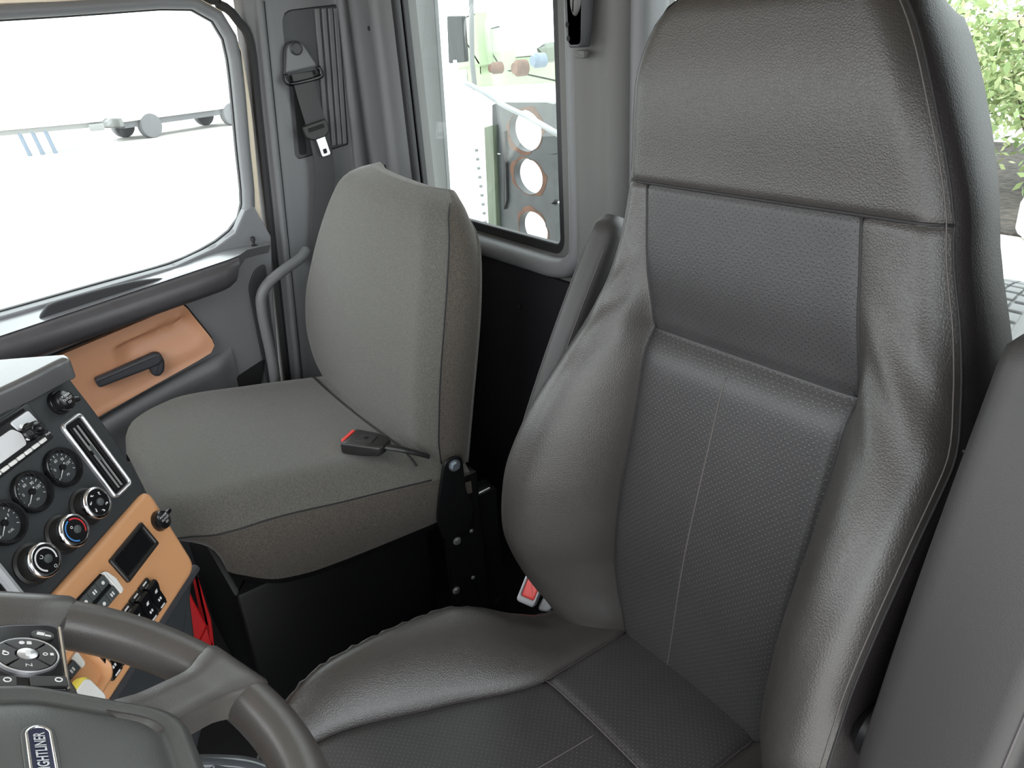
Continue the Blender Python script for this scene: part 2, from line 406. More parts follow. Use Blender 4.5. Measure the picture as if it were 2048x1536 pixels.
# outer skin of the cab side with the door opening left free
mb = MB(); box(mb, (-1.99, 0.80, -0.6), (0.05, 0.32, 1.45)); box(mb, (-1.99, -0.88, -0.6), (0.05, 0.14, 1.45)); mb.build('outer_skin', 'cream_paint', wl)
mb = MB(); box(mb, (-1.945, -0.1, -1.27), (0.07, 1.4, 0.26), bev=0.01); mb.build('door_sill', 'trim_dark', wl)
# belt-guide panel set in the pillar: rounded outline, three upright grooves
FRS = Frame((-1.9205, 0, 0), (0, 1, 0), (0, 0, 1), (1, 0, 0))     # local y, z, towards the cabin
def sh2(P): return [(y+SH*(z+0.2), z) for y, z in P]
po = sh2(rpoly([(0.692, 0.088), (0.692, -0.255), (0.842, -0.235), (0.842, 0.098)], [0.03, 0.02, 0.005, 0.005], 5))
mb = MB(); prism(mb, po, -0.004, 0.0045, FRS, 0.002); mb.build('guide_panel', 'trim_dark', wl)
pi_ = sh2(rpoly([(0.697, 0.084), (0.697, -0.250), (0.839, -0.230), (0.839, 0.094)], [0.03, 0.02, 0.005, 0.005], 5))
mb = MB(); annulus(mb, offs(po, 0.0015), po, -0.001, 0.0030, FRS); mb.build('shadow_gap', 'groove', wl)
for k, y0 in enumerate((0.776, 0.794, 0.811, 0.826)):
    mb = MB(); q = sh2([(y0, 0.090), (y0, -0.232), (y0+0.012, -0.231), (y0+0.012, 0.091)]); prism(mb, q, 0.0, 0.0105, FRS, 0.002); mb.build('rib', 'trim_grey', wl)
slot = sh2(rpoly([(0.704, -0.045), (0.704, -0.245), (0.724, -0.245), (0.724, -0.045)], 0.008, 4))
mb = MB(); prism(mb, slot, 0.0, 0.0055, FRS); mb.build('belt_slot', 'groove', wl)
mb = MB(); tube(mb, catmull([wall_pt(-1.925, 0.612, z) for z in lin(-1.2, 0.02, 8)]+[np.array((-1.925, 0.615, 0.07)), np.array((-1.925, 0.575, 0.108)), np.array((-1.925, 0.45, 0.119)), np.array((-1.925, -0.7, 0.110))], 4), 0.011, 8); mb.build('door_seal', 'rubber', wl)
mb = MB(); tube(mb, [wall_pt(-1.912, 0.650, z) for z in lin(-1.0, 0.11, 8)], 0.0022, 6); mb.build('shadow_gap', 'groove', wl)

# driver-side wall (behind the camera): the door stands open, so only the frame; front wall and windscreen frame
wd = thing('wall_driver', None, None, (0.05, 0.8, ZF), kind='structure')
mb = MB(); box(mb, (0.05, 0.77, -0.465), (0.05, 0.36, 1.77)); box(mb, (0.05, -0.83, -0.465), (0.05, 0.26, 1.77)); box(mb, (0.05, -0.02, 0.26), (0.05, 1.5, 0.32)); mb.build('frame', 'trim_grey', wd)
wf = thing('wall_front', None, None, (-0.95, -0.97, ZF), kind='structure')
mb = MB(); box(mb, (-0.95, -0.98, -0.90), (2.04, 0.04, 0.90)); mb.build('firewall', 'black_wall', wf)
for x in (-1.93, 0.03):
    mb = MB(); tube(mb, [(x, -0.95, -0.5), (x, -0.45, 0.42)], 0.05, 8); mb.build('windscreen_pillar', 'trim_grey', wf)
mb = MB(); tube(mb, [(-1.95, -0.5, 0.42), (0.05, -0.5, 0.42)], 0.05, 8); mb.build('header_bar', 'headliner', wf)

# window panes (structure), each with its black gasket
def pane(name, outline, fr, gask, z=-0.035):
    t = thing(name, None, None, fr(*np.mean(np.array(outline), 0), z), kind='structure')
    mb = MB(); prism(mb, outline, z-0.004, z, fr); mb.build('pane', 'window_glass', t, smooth=False)
    mb = MB(); annulus(mb, offs(outline, 0.012), offs(outline, -gask), z-0.006, z+0.008, fr, 0.002); mb.build('gasket', 'rubber', t)
    return t
w2 = pane('window_2', WA, FRR, 0.020, -0.012)
mb = MB(); box(mb, (-1.692, -0.08, 0.008), (0.022, 0.66, 0.016), FRR, 0.004); mb.build('edge_strip', 'rubber', w2)
pane('window_3', WB, FRR, 0.012, -0.012)

# ------------------------------------------------------------------ the passenger door
XD = -1.88
FD = Frame((XD, 0, 0), (0, 1, 0), (0, 0, 1), (1, 0, 0))             # local y, z, towards the cabin
win = catmull([(-0.62, -0.30, 0), (-0.60, 0.04, 0), (-0.52, 0.078, 0), (-0.2, 0.083, 0), (0.135, 0.088, 0), (0.315, 0.093, 0), (0.457, 0.098, 0), (0.519, 0.093, 0), (0.553, 0.066, 0), (0.566, 0.0, 0), (0.542, -0.209, 0), (0.524, -0.345, 0),
               (0.488, -0.394, 0), (0.432, -0.423, 0), (0.33, -0.449, 0), (0.162, -0.462, 0), (-0.041, -0.478, 0), (-0.3, -0.497, 0), (-0.55, -0.51, 0), (-0.61, -0.47, 0)], 4, True)[:, :2]
win = [tuple(p) for p in win]
NP = 96; wc = (0.0, -0.2)
win = polar(win, wc, NP)
door = thing('door_1', 'passenger door with tan insert, dark pull handle and blown-out window', None, (XD, 0, -1.2), kind='structure')
outer = polar(rpoly([(-0.72, -1.2), (0.50, -1.2), (0.555, -0.50), (0.600, -0.12), (0.606, 0.03), (0.56, 0.112), (-0.72, 0.10)], [0.02, 0.05, 0.05, 0.05, 0.03, 0.05, 0.02], 5), wc, NP)
mb = MB(); annulus(mb, outer, offs(win, 0.030), -0.065, -0.028, FD, 0.004); mb.build('door_shell', 'cream_paint', door)
# dark window surround, proud of the painted frame
mb = MB(); annulus(mb, offs(win, 0.029), offs(win, 0.004), -0.04, -0.003, FD, 0.010); mb.build('window_surround', 'trim_grey', door, sharp=60)
t = thing('window_1', None, None, FD(0, -0.5, -0.045), kind='structure')
mb = MB(); prism(mb, offs(win, 0.012), -0.048, -0.044, FD); mb.build('pane', 'window_glass', t, smooth=False)
mb = MB(); annulus(mb, offs(win, 0.008), offs(win, 0.001), -0.05, -0.036, FD, 0.001); mb.build('gasket', 'rubber', t)
# inner door card, below the belt line
bl = [(y, z) for y, z in ((-0.68, -0.515), (-0.3, -0.500), (-0.041, -0.482), (0.162, -0.466), (0.33, -0.453), (0.432, -0.428), (0.486, -0.402), (0.522, -0.352), (0.547, -0.345), (0.574, -0.428))]
card = bl+[(0.545, -0.60), (0.515, -0.85), (0.50, -1.15), (-0.68, -1.15)]
mb = MB(); prism(mb, card, -0.03, 0.0, FD, 0.004); mb.build('door_card', 'trim_grey', door, sharp=35)
# sloping ledge under the glass and the corner cap with the lock pin
pl0 = [(-0.68, -0.512), (-0.041, -0.486), (0.162, -0.470), (0.33, -0.457), (0.44, -0.437), (0.56, -0.436)]
T0, T1 = at(0, 672, x=-1.80), at(475, 513, x=-1.80)
SL = (T1[2]-T0[2])/(T1[1]-T0[1])
def top_line(y): return T0[2]+SL*(y-T0[1])
def ledge(u, v):
    z0 = interp(u, pl0); k = smooth01((u-0.455)/0.05); z1 = top_line(u)*(1-k)+(z0-0.004)*k
    wdt = 0.105*(1-k)+0.058*k
    if v <= 1: return FD(u, z0*(1-v)+z1*v, -0.025+v*wdt)
    return FD(u, z1-(v-1)*0.05, -0.025+wdt-(v-1)*0.06)
mb = MB(); grid(mb, ledge, lin(-0.66, 0.558, 40), lin(0, 1, 6)+[1.05, 1.3, 2]); mb.build('ledge', 'ledge_gloss', door, sharp=50)
mb = MB(); revolve(mb, [(0.008, 0), (0.008, 0.004), (0.0035, 0.006), (0.0035, 0.014), (0.006, 0.016), (0.0055, 0.024), (0.003, 0.026)], Frame((XD+0.012, 0.523, -0.442), (1, 0, 0), (0, 1, 0), (0, 0, 1)), 14); mb.build('lock_pin', 'rubber', door)
# armrest pad along the belt
A0, A1 = np.array([-0.66, top_line(-0.66)-0.002]), np.array([T1[1]+0.004, T1[2]-0.002])
def pad_ring(s, w):
    c = A0+(A1-A0)*s; sh = -0.030*w
    P = [(0.0, 0.0), (0.030, 0.002), (0.048, -0.004), (0.056, -0.016), (0.056, -0.036), (0.048, -0.047), (0.035, -0.051), (-0.03, -0.053)]
    return [FD(c[0]+sh*(-z/0.06), c[1]+z*w*1.38, 0.042+x*w) for x, z in P]
R = [pad_ring(s, w) for s, w in [(0, 0.9)]+[(x, 1) for x in lin(0.03, 0.97, 14)]+[(0.985, 0.97), (1.0, 0.85)]]
mb = MB(); mb.add(*loft(R)); mb.build('armrest_pad', 'door_pad', door, sharp=50)
# dark pull handle rising behind the pad
ph = catmull([tuple(at(u, v, x=-1.82)[1:])+(0,) for u, v in ((84, 640), (90, 618), (108, 606), (180, 585), (240, 570), (280, 562), (330, 558), (330, 572), (240, 604), (160, 628))], 4, True)[:, :2]
mb = MB(); prism(mb, [tuple(p) for p in ph], 0.045, 0.060, FD, 0.004, 0.004); mb.build('pull_handle', 'pull_dark', door, sharp=60)
# tan insert with a hand scoop
ins = rpoly([(-0.22, -0.640), (0.322, -0.540), (0.378, -0.676), (0.086, -0.757), (-0.22, -0.86)], [0.01, 0.012, 0.035, 0.01, 0.01], 6)
ci = (0.11, -0.665); insP = polar(ins, ci, 96)
def relief(y, z):
    l = z-(-0.640+0.20*(y-0.22)); d = 0.022
    inside = smooth01((y-0.135)/0.05)*smooth01((0.362-y)/0.045)
    d -= 0.0205*inside*smooth01((0.052-l)/0.012)*smooth01((l+0.045)/0.075)
    d -= 0.006*gs(y-0.12, 0.085)*gs(z+0.685, 0.040)
    d += 0.004*gs(z-(-0.775+0.24*(y-0.0)), 0.012)
    return d
V = []; F = []; NR = 26
for i in range(NR+1):
    for (y, z) in insP:
        t_ = i/NR; yy, zz = ci[0]+(y-ci[0])*t_, ci[1]+(z-ci[1])*t_; V.append(FD(yy, zz, relief(yy, zz)))
for (y, z) in insP: V.append(FD(y, z, -0.005))
n_ = len(insP)
for i in range(NR+1):
    for j in range(n_): F.append((i*n_+j, i*n_+(j+1) % n_, (i+1)*n_+(j+1) % n_, (i+1)*n_+j))
tan = MB().add(V, F).build('door_insert', 'tan_plastic', door, sharp=50); tan['label'] = 'tan plastic insert'
mb = MB(); annulus(mb, offs(insP, 0.004), offs(insP, -0.001), -0.002, 0.005, FD); mb.build('shadow_gap', 'groove', door)
# the latch lever
FL = Frame(FD(0.195, -0.661, 0.020), nrm((0, 1, 0.10)), nrm((0, -0.10, 1)), (1, 0, 0))
lo = rpoly([(-0.108, 0.009), (-0.108, -0.015), (0.030, -0.013), (0.046, -0.005), (0.046, 0.014), (0.034, 0.021), (0.0, 0.018)], [0.006, 0.008, 0.008, 0.012, 0.012, 0.010, 0.01], 4)
mb = MB(); prism(mb, lo, 0.004, 0.024, FL, 0.006, 0.004); lvr = mb.build('latch_lever', 'trim_dark', door, sharp=60)
kn_ = rpoly([(0.010, 0.006), (0.010, -0.034), (0.022, -0.042), (0.038, -0.034), (0.048, -0.010), (0.046, 0.010)], [0.006, 0.008, 0.008, 0.014, 0.012, 0.008], 4)
mb = MB(); prism(mb, kn_, -0.004, 0.021, FL, 0.006); mb.build('lever_knuckle', 'trim_dark', lvr, sharp=60)
# ridge under the insert and the storage pocket below it
pk = catmull([(-0.30, -0.900, 0), (-0.1, -0.835, 0), (0.086, -0.772, 0), (0.25, -0.727, 0), (0.36, -0.700, 0), (0.41, -0.688, 0)], 6)
mb = MB(); grid(mb, lambda i, k: FD(pk[int(i)][0], pk[int(i)][1]-[0, 0.004, 0.010, 0.028, 0.05, 0.09, 0.35][k], [0.0, 0.012, 0.022, 0.028, 0.020, 0.012, 0.012][k]*(1-smooth01((pk[int(i)][0]-0.36)/0.06)*0.8)), range(len(pk)), range(7)); mb.build('map_pocket', 'trim_grey', door, sharp=60)
mb = MB(); prism(mb, rpoly([(0.33, -0.80), (0.46, -0.755), (0.49, -0.745), (0.47, -0.80), (0.42, -0.92), (0.25, -0.92)], 0.01, 3), 0.0, 0.004, FD); mb.build('pocket_recess', 'groove', door)
mb = MB(); prism(mb, rpoly([(0.515, -0.50), (0.545, -0.49), (0.53, -0.62), (0.505, -1.0), (0.475, -1.0), (0.485, -0.62), (0.488, -0.54)], 0.02, 4), 0.0, 0.004, FD, 0.002); mb.build('hinge_recess', 'trim_dark', door)

# the curved grab rail beside the passenger seat
mb = MB(); tube(mb, catmull([at(612, 500, x=-1.86), at(600, 517, x=-1.835), at(565, 542, x=-1.805), at(537, 566, x=-1.80), at(523, 592, x=-1.80), at(524, 622, x=-1.80), at(531, 660, x=-1.80), at(541, 705, x=-1.80), at(550, 760, x=-1.80), at(560, 830, x=-1.81)], 6), 0.0135, 12)
tag(mb.build('grab_rail', 'trim_grey', sharp=180), 'curved grey grab rail between passenger door and cloth seat', 'grab rail')
# ------------------------------------------------------------------ driver's seat
XS = -0.503
JY, JZ = 0.62, -0.85
UPV = nrm((0, 0.1, 1)); FWD = nrm((0, -1, 0.1))
ds = thing('driver_seat', 'black leather high-back driver seat with perforated centre panels', 'seat', (XS, 0.42, ZF))
H0, HC, HS, HT = -0.06, 0.487, 0.675, 0.905
WL = [(-0.06, .215), (0.0, .235), (0.06, .268), (0.12, .284), (0.18, .290), (0.26, .284), (0.34, .268), (0.42, .245), (0.5, .226), (0.58, .215), (0.68, .209), (0.79, .207), (0.85, .190), (0.885, .155), (0.905, .115)]
WR = [(-0.06, .235), (0.05, .255), (0.15, .268), (0.25, .273), (0.38, .276), (0.47, .274), (0.53, .255), (0.58, .236), (0.64, .213), (0.70, .196), (0.78, .165), (0.84, .135), (0.88, .105), (0.905, .07)]
IL = [(-0.06, .118), (0.0, .128), (0.06, .143), (0.12, .150), (0.2, .149), (0.35, .143), (0.487, .143), (0.6, .155), (0.675, .164), (0.72, .17)]
IR = [(-0.06, .140), (0.05, .140), (0.2, .142), (0.36, .150), (0.487, .152), (0.6, .138), (0.675, .125), (0.72, .12)]
PB = [(-0.06, .035), (0.0, .060), (0.08, .095), (0.16, .116), (0.24, .117), (0.32, .106), (0.40, .082), (0.47, .048), (0.54, .018), (0.60, .005), (0.68, .0)]
def back_depth(x, h):
    """forward offset of the cover at x (from the seat's middle) and h (up the back)"""
    L = x < 0; w = interp(h, WL if L else WR); i = interp(h, IL if L else IR); ax = abs(x)
    d = 0.024*gs(h-0.20, 0.20)
    # padding: puffed panels with valleys at their seams
    d += 0.007*math.sin(math.pi*min(1, max(0, (h-HS)/(HT-HS))))**2 if h > HS else 0
    cz = 1.0-smooth01((ax-i)/0.02) if h < HS else 0.0
    if h < HS:
        up = h > HC
        d -= cz*(0.015*gs(h-HC, 0.055 if up else 0.024)+0.004*gs(h-HC, 0.008))
        if ax > i:
            t = (ax-i)/max(1e-4, w-i); pb = interp(h, PB)
            d += pb*math.sin(math.pi/2*min(1, t*1.45))
            d += 0.008*math.sin(math.pi*min(1, t))*(1-smooth01((h-0.5)/0.15))
            fade = smooth01((0.66-h)/0.1)
            # soft creases where the bolster bends
            d += 0.0022*math.sin((h*1.15+ax*0.9)*95+3*t)*gs(h-0.52, 0.065)*t*(1-t)*4*fade
            d += 0.0015*math.sin((h-ax*1.3)*130)*gs(h-0.05, 0.05)*t
        kk = 0.25+0.75*smooth01((0.52-h)/0.1)
        d -= (0.006*gs(ax-i, 0.0055)+0.004*gs(ax-i, 0.016))*kk
    d -= 0.0028*gs(h-HS, 0.005)
    e = (w-ax)
    d -= 0.020*max(0, 1-e/0.032)**2.2
    d -= 0.030*max(0, (h-0.865)/0.04)**2 if h > 0.865 else 0
    return d
def back_pt(x, h, extra=0.0):
    return np.array([XS+x, JY, JZ])+UPV*h+FWD*(back_depth(x, h)+extra)
def xl(h): return -interp(h, WL)
def xr(h): return interp(h, WR)
def il(h): return -interp(h, IL)
def ir(h): return interp(h, IR)
def back_patch(name, fa, fb, h0, h1, nu, nv, material):
    mb = MB(); us = cosp(0, 1, nu)
    grid(mb, lambda u, h: back_pt(fa(h)+(fb(h)-fa(h))*u, h), us, cosp(h0, h1, nv), lambda u, h: (fa(h)+(fb(h)-fa(h))*u, h))
    return mb.build(name, material, ds, sharp=180)
back_patch('headrest_panel', xl, xr, HS, HT, 40, 36, 'leather')
back_patch('upper_insert', il, ir, HC, HS, 30, 30, 'perf_upper')
back_patch('lower_insert', il, ir, H0, HC, 30, 50, 'perf_lower')
back_patch('side_bolster', xl, il, H0, HS, 30, 110, 'leather')
back_patch('side_bolster', ir, xr, H0, HS, 30, 110, 'leather')
# boxing round the edge and the rear shell
per = [(xl(h), h) for h in lin(H0, HT, 60)]+[(x, HT) for x in lin(xl(HT), xr(HT), 8)[1:-1]]+[(xr(h), h) for h in lin(HT, H0, 60)]
def box_pt(i, k):
    x, h = per[int(i)]; p = back_pt(x, h); sgn = -1 if int(i) < 61 else (1 if int(i) > 66 else 0)
    back = np.array([XS+x*0.985, JY, JZ])+UPV*(h-(0.012 if h > 0.86 else 0))+FWD*(-0.125 if h > 0.55 else -0.125+0.0*h)
    q = p+(back-p)*k; bulge = 0.010*math.sin(math.pi*k**0.55)
    return q+np.array([sgn*bulge, 0, bulge if sgn == 0 or h > 0.87 else 0])
mb = MB(); grid(mb, lambda k, i: box_pt(i, k), cosp(0, 1, 8), range(len(per))); mb.build('back_boxing', 'leather_shaded', ds, sharp=60)
mb = MB(); grid(mb, lambda u, h: box_pt(0, 1)*0+np.array([XS+(xl(h)+(xr(h)-xl(h))*u)*0.985, JY, JZ])+UPV*(h-(0.012 if h > 0.86 else 0))+FWD*(-0.125-0.012*math.sin(math.pi*u)), lin(0, 1, 10), lin(H0, HT, 30)); mb.build('back_shell', 'leather_shaded', ds)
# seams: piping round the edge, tucked seams between the panels
def seam(name, pts, r, material, parent=ds):
    mb = MB(); tube(mb, pts, r, 6); return mb.build(name, material, parent, sharp=180)
seam('edge_seam', [back_pt(xl(h), h, 0.0004) for h in lin(H0, HT, 80)], 0.0014, 'seam_dark')
seam('edge_seam', [back_pt(xr(h), h, 0.0004) for h in lin(H0, HT, 80)], 0.0014, 'seam_dark')
seam('edge_stitching', [back_pt(xr(h)-0.004, h, 0.0004) for h in lin(H0, 0.88, 80)], 0.0008, 'thread_light')
seam('headrest_seam', [back_pt(x, HS, -0.0002) for x in lin(xl(HS), xr(HS), 30)], 0.0022, 'seam_dark')
seam('insert_seam', [back_pt(il(h), h, -0.0004) for h in lin(0.0, HS, 50)], 0.0018, 'seam_dark')
seam('insert_seam', [back_pt(ir(h), h, -0.0004) for h in lin(0.0, HS, 50)], 0.0018, 'seam_dark')
seam('crease_seam', [back_pt(x, HC, -0.0008) for x in lin(il(HC), ir(HC), 24)], 0.0018, 'seam_dark')
seam('centre_stitching', [back_pt(-0.028+0.004*math.sin(h*9)+0.03*(h/0.48), h, 0.0001) for h in lin(-0.01, 0.462, 50)], 0.0009, 'thread_light')
mb = MB(); tube(mb, [box_pt(i, k) for k, i in [(q, len(per)-1-34) for q in lin(0.02, 0.98, 10)]], 0.0012, 6); mb.build('boxing_seam', 'thread', ds)

# cushion
QW = [(0.05, .215), (0.14, .205), (0.30, .164), (0.465, .122), (0.56, .123), (0.66, .126)]
ZC = [(0.045, -.895), (0.055, -.858), (0.075, -.828), (0.11, -.812), (0.16, -.806), (0.30, -.824), (0.45, -.846), (0.62, -.858), (0.68, -.87)]
BH = [(0.05, .004), (0.12, .022), (0.20, .044), (0.30, .058), (0.38, .060), (0.43, .050), (0.48, .028), (0.53, .010), (0.60, .0), (0.68, .0)]
WC = [(0.045, .215), (0.07, .245), (0.10, .268), (0.14, .284), (0.20, .292), (0.38, .290), (0.43, .278), (0.48, .252), (0.53, .238), (0.68, .232)]
YC = 0.455
def cus_z(x, y):
    ax = abs(x); q = interp(y, QW); w = interp(y, WC); z = interp(y, ZC)
    if ax > q:
        t = (ax-q)/max(1e-4, w-q); z += interp(y, BH)*math.sin(math.pi/2*min(1, t*1.15))
        z += 0.006*math.sin(math.pi*t)
        z += 0.0028*math.sin((y*0.8+ax*1.2)*105)*gs(y-0.475, 0.04)*t
    else: z += 0.006*(1-(ax/q)**2)
    z -= 0.006*gs(ax-q, 0.005)+0.003*gs(ax-q, 0.015)
    if ax < q: z -= 0.0045*gs(y-YC, 0.006)
    z -= 0.022*max(0, 1-(w-ax)/0.035)**2.2
    return z
def cus_pt(x, y, e=0.0): return np.array([XS+x, y, cus_z(x, y)+e])
def cus_patch(name, fa, fb, y0, y1, nu, nv, material):
    mb = MB(); grid(mb, lambda u, y: cus_pt(fa(y)+(fb(y)-fa(y))*u, y), cosp(0, 1, nu), cosp(y0, y1, nv), lambda u, y: (fa(y)+(fb(y)-fa(y))*u, y))
    return mb.build(name, material, ds, sharp=180)
qa = lambda y: -interp(y, QW); qb = lambda y: interp(y, QW); wa = lambda y: -interp(y, WC); wb = lambda y: interp(y, WC)
cus_patch('cushion_rear_insert', qa, qb, YC, 0.67, 26, 24, 'perf_lower')
cus_patch('cushion_front_insert', qa, qb, 0.045, YC, 26, 36, 'perf_lower')
cus_patch('cushion_bolster', wa, qa, 0.045, 0.67, 24, 70, 'leather')
cus_patch('cushion_bolster', qb, wb, 0.045, 0.67, 24, 70, 'leather')
cper = [(wa(y), y) for y in lin(0.67, 0.045, 60)]+[(x, 0.045) for x in lin(wa(0.045), wb(0.045), 16)[1:-1]]+[(wb(y), y) for y in lin(0.045, 0.67, 60)]
def skirt(k, i):
    x, y = cper[int(i)]; p = cus_pt(x, y); zb = -0.965; s = 1-0.05*k
    b = 0.010*math.sin(math.pi*k)
    return np.array([XS+x*s+np.sign(x)*b, y+(0.03*k-b if y < 0.06 else 0), p[2]+(zb-p[2])*k])
mb = MB(); grid(mb, skirt, cosp(0, 1, 8), range(len(cper))); mb.build('cushion_skirt', 'leather_shaded', ds, sharp=60)
def wob(i): return 0.0016*math.sin(i*1.9)+0.0012*math.sin(i*3.1+1)
seam('cushion_piping', [cus_pt(wa(y)+0.001, y, 0.0015+wob(i)) for i, y in enumerate(lin(0.62, 0.05, 70))], 0.0034, 'leather')
seam('cushion_piping', [cus_pt(wb(y)-0.001, y, 0.0015+wob(i)) for i, y in enumerate(lin(0.62, 0.05, 70))], 0.0034, 'leather')
seam('cushion_seam', [cus_pt(qa(y), y, 0.0008) for y in lin(0.62, 0.06, 40)], 0.0014, 'thread')
seam('cushion_seam', [cus_pt(qb(y), y, 0.0008) for y in lin(0.62, 0.06, 40)], 0.0014, 'thread')
seam('cushion_cross_seam', [cus_pt(x, YC, 0.0014) for x in lin(qa(YC), qb(YC), 24)], 0.0016, 'thread')
seam('cushion_centre_stitching', [cus_pt(0.0, y, 0.0001) for y in lin(0.07, YC-0.005, 24)], 0.0009, 'thread_light')
# suspension base, back hinge plates
mb = MB(); box(mb, (XS, 0.36, -1.005), (0.46, 0.46, 0.09), bev=0.01); mb.build('seat_pan', 'black_steel', ds)
rings = []
for i in range(13):
    z = ZF+0.035+(0.30-0.02)*i/12*0.95; s = 0.40+(0.03 if i % 2 else 0.0)
    rings.append([np.array([XS+px, 0.37+py, z]) for px, py in rrect(s, s, 0.05, 4)])
mb = MB(); mb.add(*loft(rings)); mb.build('suspension_bellows', 'rubber', ds, sharp=30)
mb = MB(); box(mb, (XS, 0.37, ZF+0.0185), (0.46, 0.50, 0.035), bev=0.005); mb.build('base_plate', 'black_steel', ds)
for sx in (-1, 1):
    mb = MB(); prism(mb, rpoly([(0.56, -0.98), (0.72, -0.98), (0.75, -0.82), (0.70, -0.72), (0.63, -0.76)], 0.02, 4), 0, 0.006, Frame((XS+sx*0.215, 0, 0), (0, 1, 0), (0, 0, 1), (1, 0, 0)), 0.001); mb.build('hinge_plate', 'black_steel', ds)

# folded-up armrests: long padded bars with piping
def armrest(label_side, A, B, w, d, xin):
    A, B = np.array(A, float), np.array(B, float); ax = nrm(B-A); Ln = np.linalg.norm(B-A)
    ex = np.array([1.0, 0, 0]); ey = nrm(np.cross(ax, ex))
    if ey[1] > 0: ey = -ey                                     # towards the front
    fr = Frame(A, ax, ey, ex)
    R = []; n = 26
    for i in range(n+1):
        s = i/n; u = s*Ln
        endk = min(1, max(0.0, min(s, 1-s)/0.07)); k = math.sqrt(max(0, 1-(1-endk)**2)); k = 0.25+0.75*k
        dd = d*(0.86+0.14*math.sin(math.pi*min(1, s*1.1)))
        R.append([fr(u, y, z) for y, z in offs(rrect(dd, w, 0.022, 5), -(1-k)*0.02)])
    mb = MB(); mb.add(*loft(R)); a = mb.build('armrest', 'armrest_vinyl', ds, sharp=60)
    for zz in ((-w/2+0.0065, w/2-0.0065) if xin > 0 else (w/2-0.0065,)):
        loop = [fr(u, d/2*(0.86+0.14*math.sin(math.pi*min(1, u/Ln*1.1)))-0.0065, zz) for u in lin(0.05, Ln-0.055, 24)]
        mb = MB(); tube(mb, loop, 0.0013, 6); mb.build('armrest_piping', 'thread', a)
    mb = MB(); revolve(mb, [(0.028, 0), (0.028, 0.012), (0.02, 0.02)], Frame(fr(0.03, -0.01, (w/2 if xin > 0 else -w/2)), (0, 1, 0), (0, 0, 1), (1 if xin > 0 else -1, 0, 0)), 20); mb.build('armrest_pivot', 'black_steel', a)
    return a
armrest('inner', (-0.845, 0.61, -0.66), (-0.815, 0.785, -0.262), 0.055, 0.085, 1)
armrest('outer', (-0.150, 0.535, -0.665), (-0.148, 0.640, -0.228), 0.110, 0.115, -1)

# ------------------------------------------------------------------ passenger seat
ps = thing('passenger_seat', 'grey cloth passenger seat on a black steel pedestal', 'seat', (-1.45, 0.4, ZF))
PX = -1.45
PL = [(-0.04, -.265), (0.0, -.295), (0.05, -.345), (0.11, -.366), (0.18, -.358), (0.28, -.315), (0.36, -.272), (0.43, -.222), (0.485, -.168), (0.525, -.112), (0.548, -.052)]
PR = [(-0.04, .290), (0.10, .300), (0.30, .312), (0.45, .308), (0.50, .300), (0.53, .283), (0.548, .245)]
PU = nrm((0, 0.150, 1)); PF = nrm((0, -1, 0.150))
def pb_depth(x, h):
    a, b = interp(h, PL), interp(h, PR); e = min(x-a, b-x); d = 0.030*math.sin(math.pi*min(1, max(0, (x-a)/(b-a))))*0.6
    d += 0.012*gs(h-0.2, 0.2)
    d -= 0.030*max(0, 1-e/0.05)**2.0
    d -= 0.030*max(0, (h-0.49)/0.058)**2 if h > 0.49 else 0
    d -= 0.010*max(0, (0.02-h)/0.06)
    return d
def pb(x, h, e=0.0):
    h0 = h; h = h-0.030*min(1, max(0, (x+0.09)/0.36))*smooth01((h-0.36)/0.188)
    return np.array([PX+x, 0.58, -0.76])+PU*h+PF*(pb_depth(x, h0)+e)
mb = MB(); grid(mb, lambda u, h: pb(interp(h, PL)+(interp(h, PR)-interp(h, PL))*u, h), cosp(0, 1, 40), lin(-0.04, 0.548, 46)); mb.build('backrest', 'fabric', ps, sharp=180)
pper = [(interp(h, PL), h) for h in lin(-0.04, 0.548, 46)]+[(x, 0.548) for x in lin(interp(.548, PL), interp(.548, PR), 14)[1:-1]]+[(interp(h, PR), h) for h in lin(0.548, -0.04, 46)]
cenx = 0.0
def pbox(k, i):
    x, h = pper[int(i)]; p = pb(x, h); hb = h-0.030*min(1, max(0, (x+0.09)/0.36))*smooth01((h-0.36)/0.188)-0.050*smooth01((h-0.30)/0.25)**1.4
    q = np.array([PX+x*(1-0.02*smooth01((h-0.3)/0.2)), 0.58, -0.76])+PU*hb+PF*(-0.098)
    r = p+(q-p)*k; b = 0.012*math.sin(math.pi*k)
    nx = -1 if int(i) < 47 else (1 if int(i) > 58 else 0)
    top = smooth01((h-0.44)/0.1)
    return r+np.array([nx*b*(1-top*0.6), 0, b*top*1.6])
mb = MB(); grid(mb, pbox, cosp(0, 1, 10), range(len(pper))); mb.build('backrest_boxing', 'fabric_side', ps, sharp=70)
mb = MB(); grid(mb, lambda u, i: pbox(1, i)*(1-u)+pbox(1, len(pper)-1-i)*u+np.array([0, 0.010*math.sin(math.pi*u), 0]), lin(0, 1, 10), range(0, 47)); mb.build('backrest_rear', 'fabric_side', ps)
seam('backrest_seam', [pb(interp(h, PR)-0.001, h, 0.0012) for h in lin(-0.03, 0.53, 50)], 0.0016, 'seam_dark', ps)
seam('backrest_edge_piping', [pbox(0.97, i) for i in range(47+12, len(pper))], 0.0035, 'fabric', ps)
